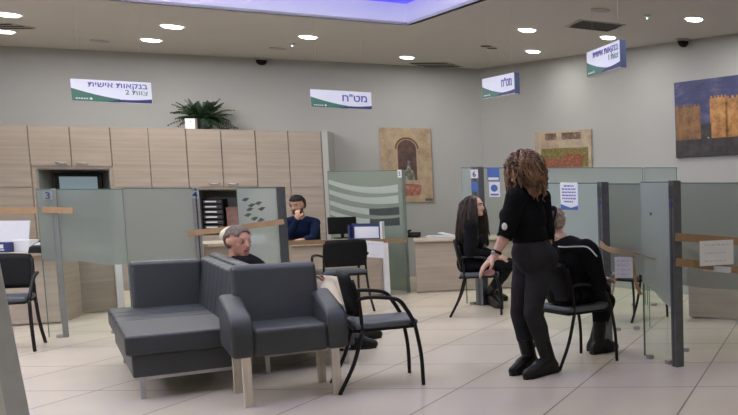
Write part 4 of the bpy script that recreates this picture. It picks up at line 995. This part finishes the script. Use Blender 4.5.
def curly(root, hc, seed=1, n=430):
    rnd = random.Random(seed); mb = MB(); o = root.location; c = hc-o
    mb.ball(c+V(.006, .0, .008), (.080, .092, .100), seg=20); mb.ball(c+V(.016, -.01, -.09), (.078, .075, .11), seg=20); mb.ball(c+V(.03, 0, -.17), (.08, .07, .08), seg=16)
    for i in range(n):
        a = rnd.uniform(0, 2*math.pi); z = rnd.uniform(-.8, 1); rr = math.sqrt(1-z*z); dr = V(math.cos(a)*rr, math.sin(a)*rr, z)
        if dr.dot(fW) > .75 and z < .3: continue
        st = c+V(dr.x*.078, dr.y*.088, dr.z*.098+.006); hor = V(dr.x, dr.y, 0)*.78+V(.25, -.05, 0); L = rnd.uniform(.13, .31); hr = rnd.uniform(.006, .012); ph = rnd.uniform(0, 6.28); tw = rnd.uniform(22, 34); pts = []
        for k in range(15):
            s = k/14*L; g = min(1, s/.10); cen = st+V(dr.x, dr.y, dr.z)*.03*math.sin(min(s/.07, 1.57))+hor*(.040*g)-V(0, 0, 1)*(s*s*2.2 if s < .12 else .032+(s-.12)*.85)
            sp = ph+s*tw*4; pts.append(cen+V(math.cos(sp), math.sin(sp), .3*math.sin(sp*1.3))*hr*min(1, k/3))
        mb.tube(pts, .0048, 4)
    mb.build('hair', M['hair_brown'], root, smooth=True)
curly(root, hc)
pk = D(489.5, 272.5, 5.97)-root.location
MB().ball(pk, (.040, .020, .022), Matrix.Rotation(-.1, 3, 'Y'), 16).build('held_pink_cloth', M['pink'], root, smooth=True, label='folded pink cloth in the hand')

# long haired woman on the far chair ---------------------------------------------
f = V(.93, .36, 0).normalized(); l = V(-f.y, f.x, 0)
c5v = Vector((c5.x, c5.y, 0)); pel = c5v-f*.05+V(0, 0, .56); root = thing('person', 'seated woman with long dark hair and black clothes in profile at the far desk', 'person', c5v)
chs = D(470.5, 238, 9.25); nk = D(471.5, 221, 9.25); hc = D(474.5, 206.5, 9.25); sh = nk-V(0, 0, .055)
b = Body(); torso(b, pel, chs, nk, sh+l*.17, sh-l*.17, f, hip=.17, w=.15, bust=.05)
hf = V(.95, -.10, .08); head(b, hc, hf, neck=nk, fem=True, k=.98)
eR = sh-l*.19-f*.02+V(0, 0, -.27); wR = pel+f*.25-l*.10+V(0, 0, .07); arm(b, sh-l*.17, eR, wR, .92); hand(b, wR, f+V(0, 0, -.2), V(0, 0, -1), l, .4)
eL = sh+l*.19+V(0, 0, -.27); wL = pel+f*.26+l*.08+V(0, 0, .07); arm(b, sh+l*.17, eL, wL, .92); hand(b, wL, f+V(0, 0, -.2), V(0, 0, -1), -l, .4)
k1 = pel+f*.40-l*.08+V(0, 0, -.03); k2 = pel+f*.40+l*.10+V(0, 0, -.03)
a1 = flat(P(488, 304))+V(0, 0, .10); t1 = flat(P(500, 308.5))+V(0, 0, .034); a2 = flat(P(491, 299))+V(0, 0, .10); t2 = flat(P(505, 301))+V(0, 0, .034)
leg(b, pel-l*.085, k1, a1, t1, .95); leg(b, pel+l*.085, k2, a2, t2, .95)
b.grow(root, M['skin'], .010, 3)
b.cloth('trousers', ('pelvis', 'thigh', 'shin'), M['blackcloth'], .010, .008)
b.cloth('jacket', ('torso', 'waist', 'upperarm', 'forearm'), M['blackcloth'], .020, .012)
pair(b, 'boot', ('ankle', 'foot'), M['boot'], .008, .002, a1, a2)
for a_, t_ in ((a1, t1), (a2, t2)): sole(root, a_, t_)
face(root, hc, hf, k=.98)
def longhair(root, hc, f, m, length=.42, n=620, seed=4, back=.05, rad=.092, name='hair', spread=.06):
    rnd = random.Random(seed); mb = MB(); c = hc-root.location; f, u, r = frame(f)
    R = Matrix((r, f, u)).transposed(); mb.ball(c-f*.018+u*.025, (rad-.004, .098, .098), R, 20)
    mb.ball(c-f*(.06+back*.5)-u*.10, (rad*.95, .055, .12), R, 16); mb.ball(c-f*(.065+back)-u*(length*.62), (rad*.9, .05, length*.32), R, 16)
    for i in range(n):
        a = rnd.uniform(.22*math.pi, 1.78*math.pi); z = rnd.uniform(.0, 1.0); rr = math.sqrt(1-z*z*.97)
        d = f*math.cos(a)*rr+r*math.sin(a)*rr+u*z; st = c-f*.015+u*.022+f*d.dot(f)*.100+r*d.dot(r)*rad+u*d.dot(u)*.100
        L = length*rnd.uniform(.75, 1.05); ph = rnd.uniform(0, 6); sx = rnd.uniform(-.5, 1)*spread; pts = []
        for k in range(10):
            s = k/9; o_ = f*d.dot(f)+r*d.dot(r); o_ = o_.normalized() if o_.length > .01 else -f
            pts.append(st+o_*(.03*math.sin(min(s*4, 1.57))*(1-z*.2)+sx*s)+(-f)*back*s-u*(L*s*s*.5+L*s*.6)*(1 if z < .6 else s**.4)+r*.008*math.sin(ph+s*9))
        mb.tube(pts, .0045, 4)
    return mb.build(name, m, root, smooth=True)
longhair(root, hc, hf, M['hair_dark'], .42)

# blond woman with her back to the camera -----------------------------------------
f = fw.to_3d().normalized() if hasattr(fw, 'to_3d') else V(fw[0], fw[1], 0).normalized(); l = V(-f.y, f.x, 0)
root = thing('person', 'seated woman with pinned light brown hair and black jacket, her back turned', 'person', (c4.x, c4.y, 0))
pel = flat(c4)-f*.02+V(0, 0, .57); chs = D(572, 262, 6.66); nk = D(562, 240, 6.64); hc = D(554.5, 221.5, 6.70); sh = nk-V(0, 0, .055)
b = Body(); sLf = D(551, 250, 6.80); sRt = D(590, 251.5, 6.52); torso(b, pel, chs, nk, sLf, sRt, f, hip=.18, w=.165)
hf = V(-.22, .95, -.1); head(b, hc, hf, neck=nk+V(.0, 0, .01), fem=True, k=.98)
eR = D(599, 285, 6.60); wR = pel+f*.25+V(.05, -.02, .08); arm(b, sRt, eR, wR, .98); hand(b, wR, f, V(0, 0, -1), l, .5)
eL = sLf+V(-.03, .12, -.24); wL = pel+f*.26+l*.12+V(0, 0, .08); arm(b, sLf, eL, wL, .98); hand(b, wL, f, V(0, 0, -1), -l, .5)
a1 = P(596, 351)+V(0, 0, .10); t1 = P(610, 352)+V(0, 0, .034); k1 = D(607, 301, 7.06); k2 = pel+f*.42+l*.12+V(0, 0, -.04); a2 = flat(k2)-f*.05+V(0, 0, .10); t2 = a2+f*.15+V(0, 0, -.066)
leg(b, pel-l*.09, k1, a1, t1); leg(b, pel+l*.09, k2, a2, t2)
b.grow(root, M['skin'], .0095, 3)
b.cloth('trousers', ('pelvis', 'thigh', 'shin'), M['blackcloth'], .010, .008)
b.cloth('jacket', ('torso', 'waist', 'upperarm', 'forearm', 'pelvis'), M['blackcloth'], .026, .018, pred=lambda p: p.z > .50)
pair(b, 'boot', ('ankle', 'foot'), M['boot'], .008, .002, a1, a2)
for a_, t_ in ((a1, t1), (a2, t2)): sole(root, a_, t_)
o = root.location
pts = curve([D(549, 244.5, 6.72), D(562, 247.0, 6.50), D(577, 246.5, 6.42), D(588, 247.5, 6.42), D(597, 256.5, 6.46)], 6)
MB().tube([p-o for p in pts], .0055, 6).build('piping', M['paper'], root, smooth=True, label='white piping on the jacket back')
f_, u_, r_ = frame(hf); rnd = random.Random(9); mb = MB(); c = hc-o
R = Matrix((r_, f_, u_)).transposed(); mb.ball(c-f_*.018+u_*.02, (.078, .096, .098), R, 20)
for i in range(240):
    a = rnd.uniform(-1.9, 1.9); z = rnd.uniform(-.75, .8); d = (-f_*math.cos(a)+r_*math.sin(a))*math.sqrt(1-z*z)+u_*z
    p0 = c-f_*.018+u_*.02+r_*d.dot(r_)*.081+f_*d.dot(f_)*.103+u_*d.dot(u_)*.106
    p1 = c-f_*.125+u_*rnd.uniform(-.02, .06)+r_*rnd.uniform(-.015, .015); m_ = p0.lerp(p1, .5); m_ = c+(m_-c).normalized()*.118
    mb.tube(curve([p0, m_, p1], 4), .0050, 4)
for i in range(30):
    a = rnd.uniform(0, 6.28); p1 = c-f_*.12+u_*rnd.uniform(-.02, .06); mb.tube(curve([p1, p1+r_*.03*math.cos(a)+u_*.04, p1+r_*.045*math.cos(a)-u_*.06*rnd.random()-f_*.02], 4), .005, 4)
mb.build('hair', M['hair_blond'], root, smooth=True)
MB().tube(curve([c-f_*.15+u_*.09-r_*.03, c-f_*.155+u_*.03-r_*.02, c-f_*.14-u_*.03], 4), .009, 6).tube(curve([c-f_*.15+u_*.09+r_*.03, c-f_*.155+u_*.03+r_*.02, c-f_*.14-u_*.03], 4), .009, 6).ball(c-f_*.13+u_*.095, (.035, .02, .02), seg=10).build('hair_clip', M['black'], root, smooth=True)

# old man behind the sofa ---------------------------------------------------------
f = Dp.normalized(); base = flat(S0)+Lg*1.62
root = thing('person', 'old man in black jacket and cream trousers wearing a pale skullcap on the sofa', 'person', base+Dp*1.05)
pel = base+Dp*1.03+V(0, 0, .53); chs = base+Dp*.93+V(0, 0, .74); hc = D(238, 241.5, (base+Dp*.90).y); nk = hc+V(-.03, .02, -.155); sh = nk-V(0, 0, .035)+Dp*.03; chs = nk.lerp(pel, .42)
b = Body(); torso(b, pel, chs, nk, sh+Lg*.19, sh-Lg*.19, f, hip=.18, w=.17)
hf = V(.93, -.30, -.08); head(b, hc, hf, u=V(-.05, 0, 1), neck=nk, k=1.12)
for s_ in (-1, 1):
    e_ = sh-Lg*.23*s_+V(0, 0, -.20)+f*.08; w_ = pel+f*.26-Lg*.08*s_+V(0, 0, .09); arm(b, sh-Lg*.19*s_, e_, w_); hand(b, w_, f, V(0, 0, -1), Lg*s_, .5)
k1 = D(325, 283, 7.55); k2 = D(337, 284, 7.78); a1 = P(348, 350)+V(0, 0, .11); t1 = P(373, 348)+V(0, 0, .036); a2 = P(360, 340)+V(0, 0, .11); t2 = P(378, 338)+V(0, 0, .036)
leg(b, pel-Lg*.09, k1, a1, t1); leg(b, pel+Lg*.09, k2, a2, t2)
b.grow(root, M['skin_ruddy'], .0095, 3)
b.cloth('trousers', ('pelvis', 'thigh', 'shin', 'ankle'), M['cream'], .014, .014)
b.cloth('jacket', ('torso', 'waist', 'upperarm', 'forearm'), M['blackcloth'], .016, .010)
pair(b, 'shoe', ('foot',), M['boot'], .008, .002, a1, a2)
for a_, t_ in ((a1, t1), (a2, t2)): sole(root, a_, t_, .02)
face(root, hc, hf, k=1.12, brow=False)
f_, u_, r_ = frame(hf)
b.cloth('hair', ('head',), M['hair_grey'], .007, .003, fs=30, pred=lambda p: (p-hc).dot(u_) > .070-.25*(p-hc).dot(f_) and (p-hc).dot(f_) < .075 or ((p-hc).dot(f_) < .012 and (p-hc).dot(u_) > -.055 and not (abs((p-hc).dot(r_)) > .078 and abs((p-hc).dot(u_)) < .04 and (p-hc).dot(f_) > -.04)))
o = root.location; q = hc-f_*.082+u_*.055-o; R = Matrix((r_, (f_+u_*1.0).normalized(), (u_-f_*1.0).normalized())).transposed()
MB().ball(q, (.082, .082, .058), R, 22).build('skullcap', M['kippah'], root, smooth=True)
MB().tube(curve([nk+f*.06+Lg*.05-V(0, 0, .0)-o, nk+f*.10-V(0, 0, .06)-o, nk+f*.13-Lg*.03-V(0, 0, .14)-o], 4), .010, 6).build('shirt_collar', M['cream'], root, smooth=True)

# clerk in blue --------------------------------------------------------------------
root = thing('person', 'clerk in dark blue shirt sitting behind the desk with a hand at his mouth', 'person', flat(D(300, 240, 11.15)))
f = V(.45, -.89, 0).normalized(); l = V(-f.y, f.x, 0); pel = root.location+V(0, 0, .54); chs = D(301, 229, 11.1)-V(0, 0, .03); nk = D(300.0, 217, 11.05); hc = D(297.5, 205, 10.98); sh = nk-V(0, 0, .075)
b = Body(); torso(b, pel, chs, nk, sh+l*.17, sh-l*.17, f, hip=.16, w=.14, k=.92)
hf = V(.05, -.95, -.22); head(b, hc, hf, neck=nk, k=1.0)
eR = D(289, 235, 10.85); wR = D(298, 218.5, 10.82); arm(b, sh-l*.17, eR, wR, .85); hand(b, wR, D(297, 211, 10.82)-wR, V(-.1, 1, 0), V(.5, 0, .3), .9, k=.9)
eL = D(313.5, 238, 10.95); wL = D(303, 240, 10.75); ank = {}; arm(b, sh+l*.17, eL, wL, .85); hand(b, wL, V(-1, -.3, 0), V(0, 0, -1), V(0, -1, 0), .4, k=.9)
for s_ in (-1, 1):
    kn = pel+f*.40+l*.10*s_+V(0, 0, -.04); an = ank[s_] = flat(kn)+V(0, 0, .10); leg(b, pel+l*.09*s_, kn, an, an+f*.15-V(0, 0, .066))
b.grow(root, M['skin_tan'], .010, 3)
b.cloth('trousers', ('pelvis', 'thigh', 'shin'), M['blackcloth'], .010, .008)
b.cloth('shirt', ('torso', 'waist', 'upperarm', 'forearm'), M['navycloth'], .010, .008)
pair(b, 'shoe', ('foot', 'ankle'), M['boot'], .008, .002, ank[1], ank[-1])
face(root, hc, hf)
f_, u_, r_ = frame(hf)
b.cloth('hair', ('head',), M['black'], .014, .006, fs=30, pred=lambda p: (p-hc).dot(u_) > .062-.0*(p-hc).dot(f_) or ((p-hc).dot(f_) < .0 and (p-hc).dot(u_) > -.05))
b.cloth('beard', ('head',), M['hair_dark'], .004, .003, fs=30, pred=lambda p: (p-hc).dot(u_) < -.038 and (p-hc).dot(f_) > .0)
# his office chair
t = thing('office_chair', 'dark office chair behind the desk under the clerk in blue', 'chair', root.location, ang(f)-math.pi/2)
MB().box((0, 0, .42), (.46, .45, .07)).build('seat', M['black'], t, bevel=.02)
MB().cone((0, 0, .06), (0, 0, .39), .03, .03, 12).build('column', M['blackmetal'], t)
mb = MB()
for k in range(5): a = k*2*math.pi/5; mb.tube([(0, 0, .08), (.27*math.cos(a), .27*math.sin(a), .045)], .02)
mb.build('star_base', M['blackmetal'], t)
for k in range(5): a = k*2*math.pi/5; MB().cone((.27*math.cos(a)-.012, .27*math.sin(a), .028), (.27*math.cos(a)+.012, .27*math.sin(a), .028), .028, .028, 12).build('caster', M['black'], t)
MB().box((0, -.26, .70), (.42, .05, .40)).box((0, -.25, .47), (.06, .03, .16)).build('backrest', M['black'], t, bevel=.015)

t2 = dup(t, flat(D(168, 250, 9.35)), 2.2, 'dark office chair showing blurred through the frosted glass left of numeral 4')
